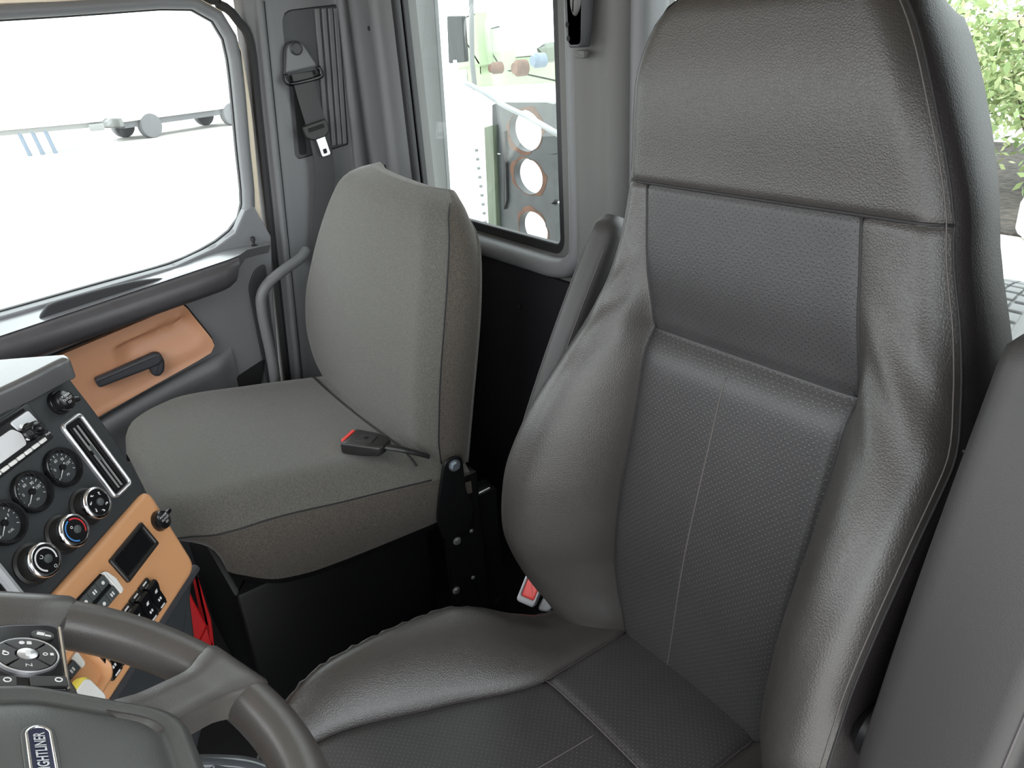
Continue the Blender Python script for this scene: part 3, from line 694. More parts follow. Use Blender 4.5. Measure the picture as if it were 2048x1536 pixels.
# cushion: crowned top, boxed sides, angled front corner
CT = [(0.085, -.730), (0.095, -.712), (0.125, -.700), (0.2, -.700), (0.4, -.730), (0.58, -.762), (0.66, -.775)]
CL = [(0.085, -.16), (0.095, -.20), (0.12, -.245), (0.17, -.285), (0.25, -.31), (0.40, -.315), (0.66, -.305)]
CR = [(0.085, .20), (0.10, .245), (0.125, .275), (0.16, .298), (0.22, .309), (0.40, .312), (0.66, .312)]
def pc_z(x, y):
    a, b = interp(y, CL), interp(y, CR); e = min(x-a, b-x)
    return interp(y, CT)-0.050*max(0, 1-e/0.085)**2.0
def pc(x, y, e=0): return np.array([PX+x, y, pc_z(x, y)+e])
mb = MB(); grid(mb, lambda u, y: pc(interp(y, CL)+(interp(y, CR)-interp(y, CL))*u, y), cosp(0, 1, 40), lin(0.085, 0.66, 50)); mb.build('cushion', 'fabric', ps, sharp=180)
cper2 = [(interp(y, CL), y) for y in lin(0.66, 0.085, 50)]+[(x, 0.085) for x in lin(interp(.085, CL), interp(.085, CR), 12)[1:-1]]+[(interp(y, CR), y) for y in lin(0.085, 0.66, 50)]
ZB = [(0.085, -.80), (0.12, -.812), (0.17, -.845), (0.24, -.888), (0.32, -.905), (0.66, -.925)]
def pskirt(k, i):
    x, y = cper2[int(i)]; p = pc(x, y); zb = interp(y, ZB); b = 0.008*math.sin(math.pi*k)
    ins = 1-0.03*k
    return np.array([PX+x*ins+np.sign(x)*b, y+(0.06*k*smooth01((0.16-y)/0.06)), p[2]+(zb-p[2])*k])
mb = MB(); grid(mb, pskirt, cosp(0, 1, 10), range(len(cper2))); mb.build('cushion_boxing', 'fabric_side', ps, sharp=70)
seam('cushion_seam', [pc(interp(y, CR)-0.001, y, 0.0012) for y in lin(0.09, 0.57, 50)], 0.0016, 'seam_dark', ps)
seam('joint_crease', [np.array([PX+x, 0.5535-0.012*(1-(x/0.3)**2), pc_z(x, 0.548)+0.001]) for x in lin(-0.27, 0.285, 30)], 0.0026, 'seam_dark', ps)
bot = [pskirt(1, i)*np.array([1, 1, 1])+np.array([0, 0, 0]) for i in range(len(cper2))]
R = [[p*np.array([1, 1, 1])+np.array([(PX-p[0])*a, (0.37-p[1])*a, dz]) for p in bot] for a, dz in ((0.0, 0.004), (0.02, -0.016), (0.10, -0.020))]
mb = MB(); mb.add(*loft(R)); mb.build('seat_pan', 'black_steel', ps, sharp=30)
# pedestal box
mb = MB(); box(mb, (-1.455, 0.37, -1.135), (0.50, 0.42, 0.42), bev=0.012); mb.build('pedestal', 'black_steel', ps)
# upright at the rear corner with the hinge bracket
FU = Frame((-1.150, 0, 0), (0, 1, 0), (0, 0, 1), (1, 0, 0))
mb = MB(); box(mb, (0.635, -1.09, 0.0), (0.085, 0.52, 0.03), FU, 0.003); up_ = mb.build('upright', 'black_steel', ps)
mb = MB(); box(mb, (0.700, -1.115, -0.02), (0.06, 0.43, 0.05), FU, 0.003); mb.build('upright_flange', 'black_steel', ps)
br = rpoly([(0.597, -0.768), (0.640, -0.768), (0.640, -0.862), (0.655, -0.90), (0.640, -0.955), (0.575, -0.955), (0.565, -0.90), (0.572, -0.862)], [0.022, 0.022, 0.03, 0.02, 0.01, 0.01, 0.02, 0.03], 5)
mb = MB(); prism(mb, br, 0.018, 0.025, FU, 0.0015); bk = mb.build('hinge_bracket', 'black_steel', ps); bk['label'] = 'black hinge bracket'
def bolt(y, z, r, mt, fr=FU, off=0.015, parent=None):
    mb = MB(); revolve(mb, [(r*1.25, off), (r*1.25, off+r*0.22), (r*1.15, off+r*0.25)], fr.at(y, z), 18)
    prism(mb, circ(r*0.92, 6), off+r*0.25, off+r*0.85, fr.at(y, z, 0, 0.3), r*0.12); mb.build('bolt', mt, parent or ps, sharp=30)
bolt(0.6185, -0.786, 0.0105, 'zinc_blue', off=0.025); bolt(0.610, -0.980, 0.0075, 'zinc'); bolt(0.593, -1.108, 0.0075, 'zinc'); bolt(0.648, -0.972, 0.004, 'zinc'); bolt(0.640, -1.098, 0.004, 'zinc')
bolt(0.700, -1.20, 0.008, 'black_steel')
mb = MB(); tube(mb, [FU(0.668, -0.896, 0.004), FU(0.712, -0.894, 0.004)], 0.0025, 8); mb.build('hinge_pin', 'zinc', ps)
# ------------------------------------------------------------------ dashboard
DA = np.array([-0.74464312, 0.66746283, 0.0]); DB = np.array([0.23512996, 0.26231858, -0.93589682]); DN = np.array([0.62467634, 0.69690913, 0.35227423])
DO = np.array([-1.075, -0.024, -0.497])
FP = Frame(DO, DA, -DB, DN)                                       # along the fascia, up it, out of it
def pa(u, v, n=0.0):
    r = ray(u, v); P = r*((DO+DN*n) @ DN/(r @ DN)); return float((P-DO) @ DA), float(-((P-DO) @ DB))
dash = thing('dashboard', 'angled dashboard with black gauge fascia over a tan switch panel', 'dashboard', (-1.0, -0.3, ZF))
mb = MB(); prism(mb, rpoly([(-0.40, 0.100), (-0.40, -0.125), (0.100, -0.112), (0.1135, -0.003), (0.1115, 0.100)], [0.015, 0.012, 0.010, 0.05, 0.015], 5), -0.03, 0.0, FP, 0.005); mb.build('gauge_fascia', 'dash_black', dash)
mb = MB(); prism(mb, rpoly([(-0.40, -0.128), (-0.40, -0.285), (0.083, -0.258), (0.100, -0.108), ], [0.03, 0.03, 0.022, 0.022], 6), -0.03, 0.006, FP, 0.008, steps=4); o = mb.build('switch_panel', 'tan_dash', dash); o['label'] = 'tan switch panel'
mb = MB(); prism(mb, rpoly([(-0.40, -0.272), (-0.40, -0.56), pa(412, 1440), pa(397, 1300), pa(385, 1200), pa(390, 1140)], 0.006, 3), -0.04, -0.002, FP, 0.006); mb.build('lower_panel', 'dash_black', dash)
mb = MB(); prism(mb, [(-0.40, -0.52), (-0.16, -0.52), (0.02, -0.25), (0.07, 0.095), (-0.40, 0.095)], -0.22, -0.03, FP); mb.build('carcass', 'trim_dark', dash)
mb = MB(); tube(mb, [FP(0.087, -0.262, -0.004), FP(-0.40, -0.290, -0.004)], 0.008, 8); mb.build('lower_edge', 'trim_dark', dash)
# padded brow on top
zb_ = -0.375
bp_ = [at(-260, 905, z=zb_), at(-60, 808, z=zb_), at(60, 752, z=zb_), at(118, 722, z=zb_), at(139, 714, z=zb_), at(133, 706, z=zb_), at(0, 716, z=zb_), at(-300, 745, z=zb_)]
mb = MB(); prism(mb, rpoly([(p[0], p[1]) for p in bp_], [0.01, 0.05, 0.05, 0.02, 0.006, 0.006, 0.05, 0.02], 4), zb_-0.034, zb_, WORLD, 0.008, 0.004); mb.build('brow_pad', 'dash_pad', dash, sharp=50)
mb = MB(); box(mb, (-0.97, -0.68, -0.70), (1.84, 0.50, 0.60), bev=0.03); mb.build('dash_body', 'trim_dark', dash)
# gauges
def gauge(cx, cy, ang, marks, sub):
    f = FP.at(cx, cy); g = MB(); R = 0.0285
    revolve(g, [(R, -0.004), (R, 0.006), (R-0.0015, 0.0085), (R-0.004, 0.0085), (R-0.006, 0.003), (R-0.0065, 0.0005), (0.0005, 0.0005)], f, 36); b = g.build('gauge', 'gloss_black', dash, sharp=35)
    g = MB(); prism(g, circ(R-0.0066, 32), 0.0006, 0.0012, f); g.build('gauge_face', 'dash_black', b)
    g = MB()
    for k in range(13):
        a = math.radians(215-250*k/12); l = 0.0035 if k % 3 == 0 else 0.002
        fr = f.at(math.cos(a)*(R-0.0085-l/2), math.sin(a)*(R-0.0085-l/2), 0, a); box(g, (0, 0, 0.0014), (l, 0.0007, 0.0004), fr)
    for a, s in marks: pass
    g.build('tick_marks', 'white_print', b, smooth=False)
    for a, s in marks:
        t = math.radians(a); text('numeral', s, 0.0058, f.at(math.cos(t)*0.0122, math.sin(t)*0.0122), 'white_print', b, depth=0.0015)
    text('numeral', sub, 0.0042, f.at(0.001, -0.0125), 'white_print', b, depth=0.0015)
    g = MB(); a = math.radians(ang); fr = f.at(0, 0, 0.003, a); prism(g, [(-0.007, -0.0008), (0.0175, -0.0003), (0.0175, 0.0003), (-0.007, 0.0008)], 0, 0.0006, fr); g.build('needle', 'white_print', b, smooth=False)
    g = MB(); revolve(g, [(0.0045, 0.0012), (0.0045, 0.004), (0.003, 0.005)], f, 16); g.build('needle_hub', 'matte_black', b)
gauge(0.0022, -0.0022, 215, [(165, '0'), (100, '60'), (45, '90'), (0, '150')], 'PSI')
gauge(-0.0585, -0.0015, 215, [(165, '0'), (100, '60'), (45, '90'), (0, '150')], 'PSI')
gauge(-0.1155, -0.0095, 218, [(165, 'E'), (20, 'F')], 'FUEL')
# climate knobs
def knob(px, kind):
    H = 0.024; a, c = pa(px[0], px[1], H); f = FP.at(a, c); R = 0.0235
    g = MB(); revolve(g, [(R+0.0035, 0.0), (R+0.0035, 0.002), (R, 0.004), (R-0.0015, H-0.006)], f, 36); b = g.build('climate_knob', 'knob_black', dash, sharp=40)
    g = MB(); revolve(g, [(R-0.001, H-0.008), (R-0.0005, H-0.003), (R-0.0025, H), (R-0.0045, H), (R-0.005, H-0.001)], f, 36, False); g.build('chrome_ring', 'chrome', b, sharp=60)
    g = MB(); prism(g, circ(R-0.0046, 32), H-0.006, H-0.0008, f); g.build('knob_face', 'gloss_black', b)
    g = MB(); revolve(g, [(0.0055, H-0.0008), (0.0055, H+0.0012), (0.0035, H+0.0022)], f.at(0.002, -0.001), 18); g.build('knob_dimple', 'switch_grey', b)
    def arc(a0, a1, rr, wd, mt, nm):
        g = MB(); n = 18; V = []; F = []
        for i in range(n+1):
            t = math.radians(a0+(a1-a0)*i/n)
            for q in (rr-wd/2, rr+wd/2): V.append(f(q*math.cos(t), q*math.sin(t), H-0.0004))
        for i in range(n): F.append((2*i, 2*i+2, 2*i+3, 2*i+1))
        g.add(V, F); g.build(nm, mt, b, smooth=False)
    if kind == 'fan': arc(-30, 235, 0.0148, 0.0022, 'white_print', 'scale_arc'); text('numeral', 'O', 0.006, f.at(0.004, -0.0148), 'white_print', b, depth=H-0.0003); text('symbol', 'C', 0.007, f.at(-0.003, 0.006, 0, 2.2), 'white_print', b, depth=H-0.0003)
    if kind == 'temp':
        arc(95, 215, 0.0152, 0.0020, 'blue_print', 'cold_arc'); arc(-45, 85, 0.0152, 0.0020, 'red_print', 'hot_arc'); arc(215, 250, 0.0152, 0.002, 'blue_print', 'cold_arc')
        text('symbol', 'o', 0.008, f.at(-0.003, 0.0065), 'white_print', b, depth=H-0.0003)
    if kind == 'mode':
        for q in (100, 150, 205, 260, 315, 40):
            t = math.radians(q); ff = f.at(0.0128*math.cos(t), 0.0128*math.sin(t), 0, t)
            g = MB(); prism(g, circ(0.0010, 8, 0.001, 0.0018), H-0.0007, H-0.0003, ff); prism(g, [(-0.0014, -0.0020), (-0.0006, -0.0020), (-0.0004, 0.0004), (0.0020, 0.0000), (0.0020, 0.0008), (-0.0012, 0.0012)], H-0.0007, H-0.0003, ff); g.build('airflow_symbol', 'white_print', b, smooth=False)
knob((198, 1004), 'mode'); knob((152, 1059), 'temp'); knob((93, 1118), 'fan')
# centre vent
vf = FP.at(0.0617, -0.0213, 0, -0.012)
vo = rrect(0.0445, 0.132, 0.0085, 5); vi = rrect(0.0335, 0.121, 0.004, 5)
mb = MB(); prism(mb, rrect(0.034, 0.122, 0.003, 3), -0.01, 0.0012, vf); vent = mb.build('air_vent', 'matte_black', dash)
mb = MB(); annulus(mb, vo, vi, -0.002, 0.006, vf, 0.0022); mb.build('vent_bezel', 'satin', vent, sharp=50)
for x, y0, y1 in ((-0.0045, 0.012, 0.052), (0.0035, -0.056, 0.052), (-0.0035, -0.056, 0.004), (0.010, -0.056, 0.054), (-0.0115, -0.056, 0.054)):
    mb = MB(); box(mb, (x, (y0+y1)/2, 0.0025), (0.0011, y1-y0, 0.003), vf); mb.build('vent_slat', 'grey_print' if abs(x) < 0.009 else 'knob_black', vent)
mb = MB(); box(mb, (-0.0012, 0.006, 0.0035), (0.005, 0.026, 0.003), vf, 0.001); mb.build('vent_tab', 'switch_grey', vent)
# power outlets with lettered caps
def outlet(a, c, tabdir):
    f = FP.at(a, c, 0, -0.05); g = MB(); revolve(g, [(0.0175, -0.002), (0.0175, 0.004), (0.0165, 0.006), (0.0155, 0.006), (0.0155, 0.012), (0.014, 0.016), (0.010, 0.0178), (0.0004, 0.0185)], f, 30); b = g.build('power_outlet', 'gloss_black', dash, sharp=35)
    g = MB(); prism(g, rrect(0.018, 0.007, 0.003, 4), 0.008, 0.0135, f.at(0.018*math.cos(tabdir), 0.018*math.sin(tabdir), 0, tabdir), 0.0015); g.build('pull_tab', 'gloss_black', b)
    for k, s in enumerate(('POWER', 'OUTLET', '12V')): text('lettering', s, 0.0048, f.at(0.0, 0.0058-0.0052*k, 0.0178), 'white_print', b, depth=0.0012)
    return b
outlet(0.0655, 0.0705, -0.35); outlet(0.0760, -0.1580, 0.1)
# radio
mb = MB(); prism(mb, rrect(0.205, 0.058, 0.003, 3, -0.081, 0.0655), 0.0002, 0.003, FP, 0.001); ra = mb.build('radio', 'gloss_black', dash); ra['label'] = 'silver and black radio'
mb = MB(); box(mb, (-0.083, 0.0895, 0.0035), (0.185, 0.004, 0.002), FP); mb.build('disc_slot', 'matte_black', ra)
mb = MB(); prism(mb, rpoly([(-0.021, 0.086), (0.014, 0.086), (0.016, 0.066), (0.004, 0.060), (-0.004, 0.068), (-0.018, 0.070)], 0.004, 3), 0.003, 0.0046, FP, 0.001); mb.build('face_panel', 'satin', ra)
mb = MB(); prism(mb, rpoly([(-0.16, 0.078), (-0.024, 0.078), (-0.016, 0.066), (-0.020, 0.051), (-0.16, 0.051)], 0.004, 3), 0.003, 0.0042, FP, 0.0008); mb.build('display', 'lcd', ra)
for k in range(7):
    mb = MB(); prism(mb, rrect(0.0115, 0.0050, 0.001, 2, 0.002-0.0142*k, 0.0425), 0.003, 0.0058, FP, 0.0008); mb.build('preset_button', 'white_plastic', ra)
for a, c in ((-0.010, 0.0735), (-0.0135, 0.0565)):
    mb = MB(); prism(mb, circ(0.0032, 14, a, c), 0.003, 0.006, FP, 0.0008); mb.build('round_button', 'white_plastic', ra)
a, c = pa(80, 855, 0.022); f = FP.at(a, c)
mb = MB(); revolve(mb, [(0.0125, 0.003), (0.0125, 0.006), (0.0105, 0.008), (0.0105, 0.018), (0.009, 0.019), (0.0055, 0.019), (0.0055, 0.026), (0.004, 0.0275)], f, 24); 
for k in range(12): box(mb, (0.0108, 0, 0.0125), (0.0012, 0.0018, 0.010), f.at(0, 0, 0, k*math.pi/6))
mb.build('tuning_knob', 'gloss_black', ra, sharp=35)
text('lettering', 'PWR', 0.0042, FP.at(0.0165, 0.0455, 0.003), 'white_print', ra, depth=0.0004)
# small dark screen in the tan panel
sf = FP.at(0.0043, -0.1605, 0.006, 0.045)
mb = MB(); annulus(mb, rrect(0.0855, 0.0445, 0.003, 3), rrect(0.0735, 0.0325, 0.002, 3), -0.004, 0.0045, sf, 0.0015); sc = mb.build('screen_bezel', 'knob_black', dash, sharp=30)
mb = MB(); prism(mb, rrect(0.0735, 0.0325, 0.002, 3), -0.008, 0.0003, sf); mb.build('screen_glass', 'gloss_black', sc)
# climate push-button blocks
def block(a0, a1, c0, c1, caps=True):
    f = FP.at(0, 0, 0.006); g = MB(); prism(g, rpoly([(a0, c0), (a1, c0-0.001), (a1+0.003, c1), (a0+0.002, c1)], 0.004, 3), 0.0, 0.004, f, 0.001); b = g.build('button_block', 'matte_black', dash)
    n = 4; w = (a1-0.008-a0)/n
    for r_ in range(2):
        cc = c0-0.0098 if r_ == 0 else c1+0.0092
        for k in range(n):
            g = MB(); g_ = rrect(w*0.965, 0.0148, 0.0012, 2, a0+w*(k+0.5)+0.0012*r_, cc); prism(g, g_, 0.003, 0.0082, f, 0.001); q = g.build('push_button', 'switch_grey', b, sharp=30)
            cx = a0+w*(k+0.5)
            g = MB()
            if (k+r_) % 2: prism(g, circ(0.0026, 12, cx, cc), 0.0082, 0.0085, f)
            else: box(g, (cx-0.002, cc, 0.0084), (0.0022, 0.005, 0.0004), f); box(g, (cx+0.002, cc, 0.0084), (0.0022, 0.005, 0.0004), f)
            g.build('button_symbol', 'white_print', q, smooth=False)
    g = MB(); prism(g, rpoly([(a1-0.007, c0+0.001), (a1-0.001, c0-0.003), (a1+0.004, (c0+c1)/2), (a1+0.002, c1+0.001), (a1-0.006, c1-0.001)], 0.003, 3), 0.002, 0.0085, f, 0.0015); g.build('white_end_cap', 'white_plastic', b)
block(-0.138, -0.056, -0.1430, -0.1830); block(-0.248, -0.166, -0.168, -0.208)
# rocker switches
for k in range(6):
    a = -0.0185-0.0240*k; c = -0.2255-0.0012*k; f = FP.at(a, c, 0.006, 0.03)
    g = MB(); prism(g, rrect(0.0225, 0.0500, 0.0015, 2), 0, 0.004, f, 0.0008); b = g.build('rocker_switch', 'knob_black', dash, sharp=30)
    R = []
    for y, z in ((-0.0195, 0.004), (-0.0195, 0.0065), (-0.001, 0.009), (0.010, 0.0145), (0.0165, 0.0155), (0.0195, 0.0125), (0.0195, 0.004)): R.append([f(-0.0098, y, z), f(0.0098, y, z)])
    V = [p for r_ in R for p in r_]; F = [(2*i, 2*i+1, 2*i+3, 2*i+2) for i in range(6)]+[tuple(2*i for i in range(7)), tuple(2*i+1 for i in range(6, -1, -1))]
    g = MB(); g.add(V, F); g.build('rocker', 'gloss_black', b, sharp=20)
    g = MB(); box(g, (0, 0.0222, 0.0044), (0.009, 0.0022, 0.0006), f); box(g, (0, -0.0222, 0.0044), (0.010, 0.0022, 0.0006), f); g.build('label_strip', 'white_print', b, smooth=False)
    g = MB(); ff = Frame(f(0, 0.004, 0.0118), f.ex, nrm(f(0, 0.010, 0.0145)-f(0, -0.001, 0.009)), nrm(np.cross(f.ex, f(0, 0.010, 0.0145)-f(0, -0.001, 0.009))))
    prism(g, rpoly([(-0.003, -0.002), (0.003, -0.003), (0.002, 0.001), (0.0035, 0.003), (-0.002, 0.003)], 0.0008, 2), 0, 0.0004, ff); ff2 = Frame(f(0, -0.010, 0.0080), f.ex, nrm(f(0, -0.001, 0.009)-f(0, -0.0195, 0.0065)), f.ez)
    box(g, (-0.0022, 0, 0.0), (0.0026, 0.004, 0.0006), ff2); box(g, (0.0022, 0, 0), (0.0026, 0.004, 0.0006), ff2); g.build('switch_symbol', 'white_print', b, smooth=False)
# brake valve knob in its tan recess
a, c = pa(152, 1360, 0.006); f = FP.at(a, c, 0.006, 0.1)
mb = MB(); R = [[f(x*s, y*s, z) for x, y in rrect(0.085, 0.075, 0.02, 5)] for s, z in ((1.0, -0.002), (0.97, 0.010), (0.86, 0.014), (0.72, 0.010), (0.68, 0.004))]
mb.add(*loft(R)); mb.build('valve_surround', 'tan_dash', dash, sharp=60)
a, c = pa(174, 1402, 0.045); f = FP.at(a, c, 0, 0.05)
mb = MB(); prism(mb, rrect(0.046, 0.046, 0.009, 5), 0.030, 0.046, f, 0.006, 0.002); kb = mb.build('brake_valve_knob', 'yellow_plastic', dash, sharp=60); kb['label'] = 'pale yellow square knob'
mb = MB(); prism(mb, rrect(0.040, 0.040, 0.008, 5), 0.0455, 0.0475, f, 0.0015); mb.build('overexposed_top', 'white_plastic', kb)  # white plate paints the overexposed top of the yellow knob
mb = MB(); revolve(mb, [(0.006, 0.0), (0.006, 0.031)], f, 14); mb.build('knob_stem', 'zinc', kb)
# end of another silver-framed vent behind the steering wheel
mb = MB(); tube(mb, [FP(*pa(-60, 1085), 0.006), FP(*pa(-10, 1145), 0.006), FP(*pa(33, 1198), 0.006)], 0.0065, 8); mb.build('trim_bar', 'light_grey_plastic', dash)
mb = MB(); q = [pa(-80, 1120), pa(-10, 1160), pa(15, 1200), pa(-40, 1215), pa(-120, 1180)]; prism(mb, q, 0.0, 0.002, FP); mb.build('vent_opening', 'matte_black', dash)

# ------------------------------------------------------------------ steering wheel
TT = math.radians(55); WCN = np.array([-0.495, -0.093, -0.453])
FW = Frame(WCN, (-1, 0, 0), (0, -math.sin(TT), math.cos(TT)), (0, math.cos(TT), math.sin(TT)))
sw = thing('steering_wheel', 'four-spoke dark grey steering wheel with button pod and oval badge', 'steering wheel', WCN)
mb = MB(); R = []
for i in range(97):
    t = 2*math.pi*i/96; ring = []
    for j in range(20):
        q = 2*math.pi*j/20; cx, cy = math.cos(q), math.sin(q); 
        rr = 0.2095+0.0225*math.copysign(abs(cx)**0.85, cx); nn = 0.0215*math.copysign(abs(cy)**0.9, cy)-0.004
        ring.append(FW(rr*math.cos(t), rr*math.sin(t), nn))
    R.append(ring)
mb.add(*loft(R, False, False)); mb.build('rim', 'wheel_skin', sw, sharp=180)
half = [(0.091, 0.03), (0.090, 0.0), (0.082, -0.026), (0.069, -0.063), (0.055, -0.101), (0.035, -0.117), (0.010, -0.119)]
hub = half+[(-x, y) for x, y in half[::-1]]+[(-0.088, 0.06), (-0.068, 0.085), (-0.03, 0.095), (0.03, 0.095), (0.068, 0.085), (0.088, 0.06)]
hub = [tuple(p) for p in catmull([(x, y, 0) for x, y in hub], 4, True)[:, :2]]
HC_ = np.mean(np.array(hub), 0)
def hub_ring(d):
    return [tuple(HC_+(np.array(p)-HC_)*(1-d/0.105)) for p in hub]
R = [[FW(x, y, n) for x, y in hub_ring(d)] for d, n in ((0.012, -0.045), (0.003, -0.020), (0.0, 0.0), (0.002, 0.008), (0.007, 0.014), (0.014, 0.0165), (0.019, 0.0160), (0.022, 0.0115), (0.026, 0.0100), (0.032, 0.0125), (0.042, 0.0150), (0.055, 0.0165), (0.075, 0.0175))]
mb = MB(); mb.add(*loft(R)); hb = mb.build('hub_pad', 'wheel_hub', sw, sharp=180)
def spoke(b0, w0, w1, low=0.0):
    """a flat web from the hub out over the rim; w0, w1 are its two edges across"""
    mb = MB(); R = []
    for i in range(19):
        r = 0.074+(0.2315-0.074)*i/18
        top = interp(r, [(0.088, 0.0125), (0.12, 0.0115), (0.17, 0.0125), (0.195, 0.0165), (0.212, 0.0188), (0.224, 0.0150), (0.2315, 0.0050)])-low*smooth01((0.2-r)/0.02)
        k = 1+0.55*smooth01((r-0.165)/0.05)+0.15*smooth01((0.115-r)/0.03); bt = -0.016 if r < 0.19 else -0.002
        c = []
        for f_, z in ((1.0, bt), (1.0, top-0.006), (0.96, top-0.002), (0.88, top), (0.3, top)): c.append((w1*f_*k, z))
        for f_, z in ((0.3, top), (0.88, top), (0.96, top-0.002), (1.0, top-0.006), (1.0, bt)): c.append((w0*f_*k, z))
        R.append([FW(r*math.cos(b0)-y*math.sin(b0), r*math.sin(b0)+y*math.cos(b0), z) for y, z in c])
    mb.add(*loft(R)); return mb.build('spoke', 'wheel_skin', sw, sharp=60)
for b in (-58, -122): spoke(math.radians(b), -0.024, 0.024)
spoke(0.0, -0.034, 0.040, 0.004); spoke(math.pi, -0.040, 0.034, 0.004)
# button pods on the side spokes
for sx in (1, -1):
    f = (FW if sx == 1 else Frame(WCN, (1, 0, 0), (0, -math.sin(TT), math.cos(TT)), FW.ez)).at(-0.0195, 0.006)
    po_ = rpoly([(0.099, -0.034), (0.190, -0.0375), (0.196, -0.030), (0.193, 0.004), (0.180, 0.030), (0.155, 0.044), (0.100, 0.048)], [0.003, 0.004, 0.01, 0.03, 0.03, 0.03, 0.005], 5)
    mb = MB(); prism(mb, po_, 0.0, 0.0125, f, 0.002); pod = mb.build('button_pod', 'gloss_black', sw, sharp=40)
    mb = MB(); tube(mb, [f(0.100, -0.0345, 0.0125), f(0.190, -0.0380, 0.0125)], 0.0016, 6); mb.build('pod_edge', 'chrome', pod)
    g0 = f.at(0.1445, -0.0075, 0.0125)
    mb = MB(); annulus(mb, circ(0.0245, 40), circ(0.0228, 40), 0, 0.0028, g0, 0.0006); mb.build('pad_ring', 'satin', pod)
    for k in range(4):
        g = MB(); n = 8; o_, i_ = [], []
        for j in range(n+1):
            t = math.radians(45+90*k+2.5+85*j/n-90); o_.append((0.0222*math.cos(t), 0.0222*math.sin(t))); i_.append((0.0090*math.cos(t), 0.0090*math.sin(t)))
        prism(g, o_+i_[::-1], 0, 0.0030, g0, 0.0007); q = g.build('pad_button', 'knob_black', pod, sharp=30)
        if k != 2:
            t = math.radians(90*k); ff = g0.at(0.0158*math.cos(t), 0.0158*math.sin(t), 0.0030)
            if k == 0: 
                g = MB(); prism(g, circ(0.0022, 10, 0.0, 0.003), 0, 0.0004, ff); box(g, (0, -0.0025, 0.0002), (0.004, 0.0035, 0.0004), ff); g.build('button_symbol', 'white_print', q, smooth=False)
            if k == 1: g = MB(); annulus(g, circ(0.0025, 12), circ(0.0017, 12), 0, 0.0004, ff); box(g, (0.003, 0.001, 0.0002), (0.0016, 0.002, 0.0004), ff); g.build('button_symbol', 'white_print', q, smooth=False)
            if k == 3: g = MB(); annulus(g, circ(0.0020, 12), circ(0.0014, 12), 0, 0.0004, ff.at(0, 0.0025)); box(g, (0, -0.0025, 0.0002), (0.003, 0.0026, 0.0004), ff); g.build('button_symbol', 'white_print', q, smooth=False)
        else: text('button_symbol', 'Z', 0.007, g0.at(-0.0158, 0, 0.0030, 0.0), 'white_print', q, depth=0.0003)
    mb = MB(); revolve(mb, [(0.0078, 0), (0.0078, 0.0035), (0.006, 0.0042)], g0, 22); q = mb.build('pad_centre', 'satin', pod)
    mb = MB(); box(mb, (0, 0, 0.0044), (0.008, 0.0035, 0.0004), g0); mb.build('button_symbol', 'white_print', q, smooth=False)
    f1 = f.at(0.1755, -0.0225, 0.0125, -0.3); mb = MB(); prism(mb, [(x, y*1.35) for x, y in circ(0.0068, 20)], 0, 0.0022, f1, 0.0006); q = mb.build('phone_button', 'knob_black', pod)
    mb = MB(); box(mb, (0, 0.002, 0.0024), (0.004, 0.006, 0.0004), f1); box(mb, (-0.001, -0.004, 0.0024), (0.0018, 0.005, 0.0004), f1); mb.build('button_symbol', 'white_print', q, smooth=False)
    for y0 in (-0.0205, 0.016):
        f2 = f.at(0.1095, y0, 0.0125); mb = MB(); prism(mb, rrect(0.0125, 0.027, 0.0015, 2), 0, 0.0022, f2, 0.0006); q = mb.build('lower_button', 'knob_black', pod)
        mb = MB(); annulus(mb, circ(0.0030, 14), circ(0.0021, 14), 0.0022, 0.0026, f2.at(0.001, -0.007)); mb.build('button_symbol', 'white_print', q, smooth=False)
# oval badge with lettering
bf = FW.at(-0.003, 0.001, 0.0165)
st = rrect(0.066, 0.0180, 0.0088, 8)
mb = MB(); prism(mb, offs(st, 0.0025), 0, 0.0022, bf, 0.001); bd = mb.build('badge', 'wheel_hub', sw, sharp=50)
mb = MB(); annulus(mb, st, offs(st, -0.0024), 0.001, 0.0036, bf, 0.0008); mb.build('badge_ring', 'chrome', bd, sharp=50)
mb = MB(); prism(mb, offs(st, -0.0023), 0.001, 0.0028, bf); mb.build('badge_field', 'badge_blue', bd)
text('badge_lettering', 'FREIGHTLINER', 0.0104, bf.at(0, 0, 0.0028), 'satin', bd, sx=0.72, depth=0.0006, bold=0.02)
# column below the wheel with its stalk
col = thing('steering_column', 'black steering column and stalk under the wheel', 'steering column', WCN-FW.ez*0.2)
mb = MB(); R = [[FW(x*s, y*s-0.02, n) for x, y in rrect(0.15, 0.13, 0.04, 6)] for s, n in ((0.75, -0.045), (1.0, -0.06), (1.0, -0.13), (0.8, -0.22), (0.55, -0.45))]
mb.add(*loft(R)); mb.build('column_shroud', 'knob_black', col, sharp=40)
mb = MB(); tube(mb, catmull([FW(0.05, -0.05, -0.085), FW(0.085, -0.125, -0.075), FW(0.072, -0.20, -0.065), FW(0.045, -0.235, -0.060)], 6), 0.011, 10, flat=(1.0, 0.7)); mb.build('stalk', 'smoke_plastic', col, sharp=180)
mb = MB(); prism(mb, rpoly([(0.03, -0.17), (0.075, -0.175), (0.065, -0.26), (0.01, -0.25)], 0.01, 3), -0.085, -0.062, FW, 0.004, 0.004); mb.build('tilt_lever', 'smoke_plastic', col)
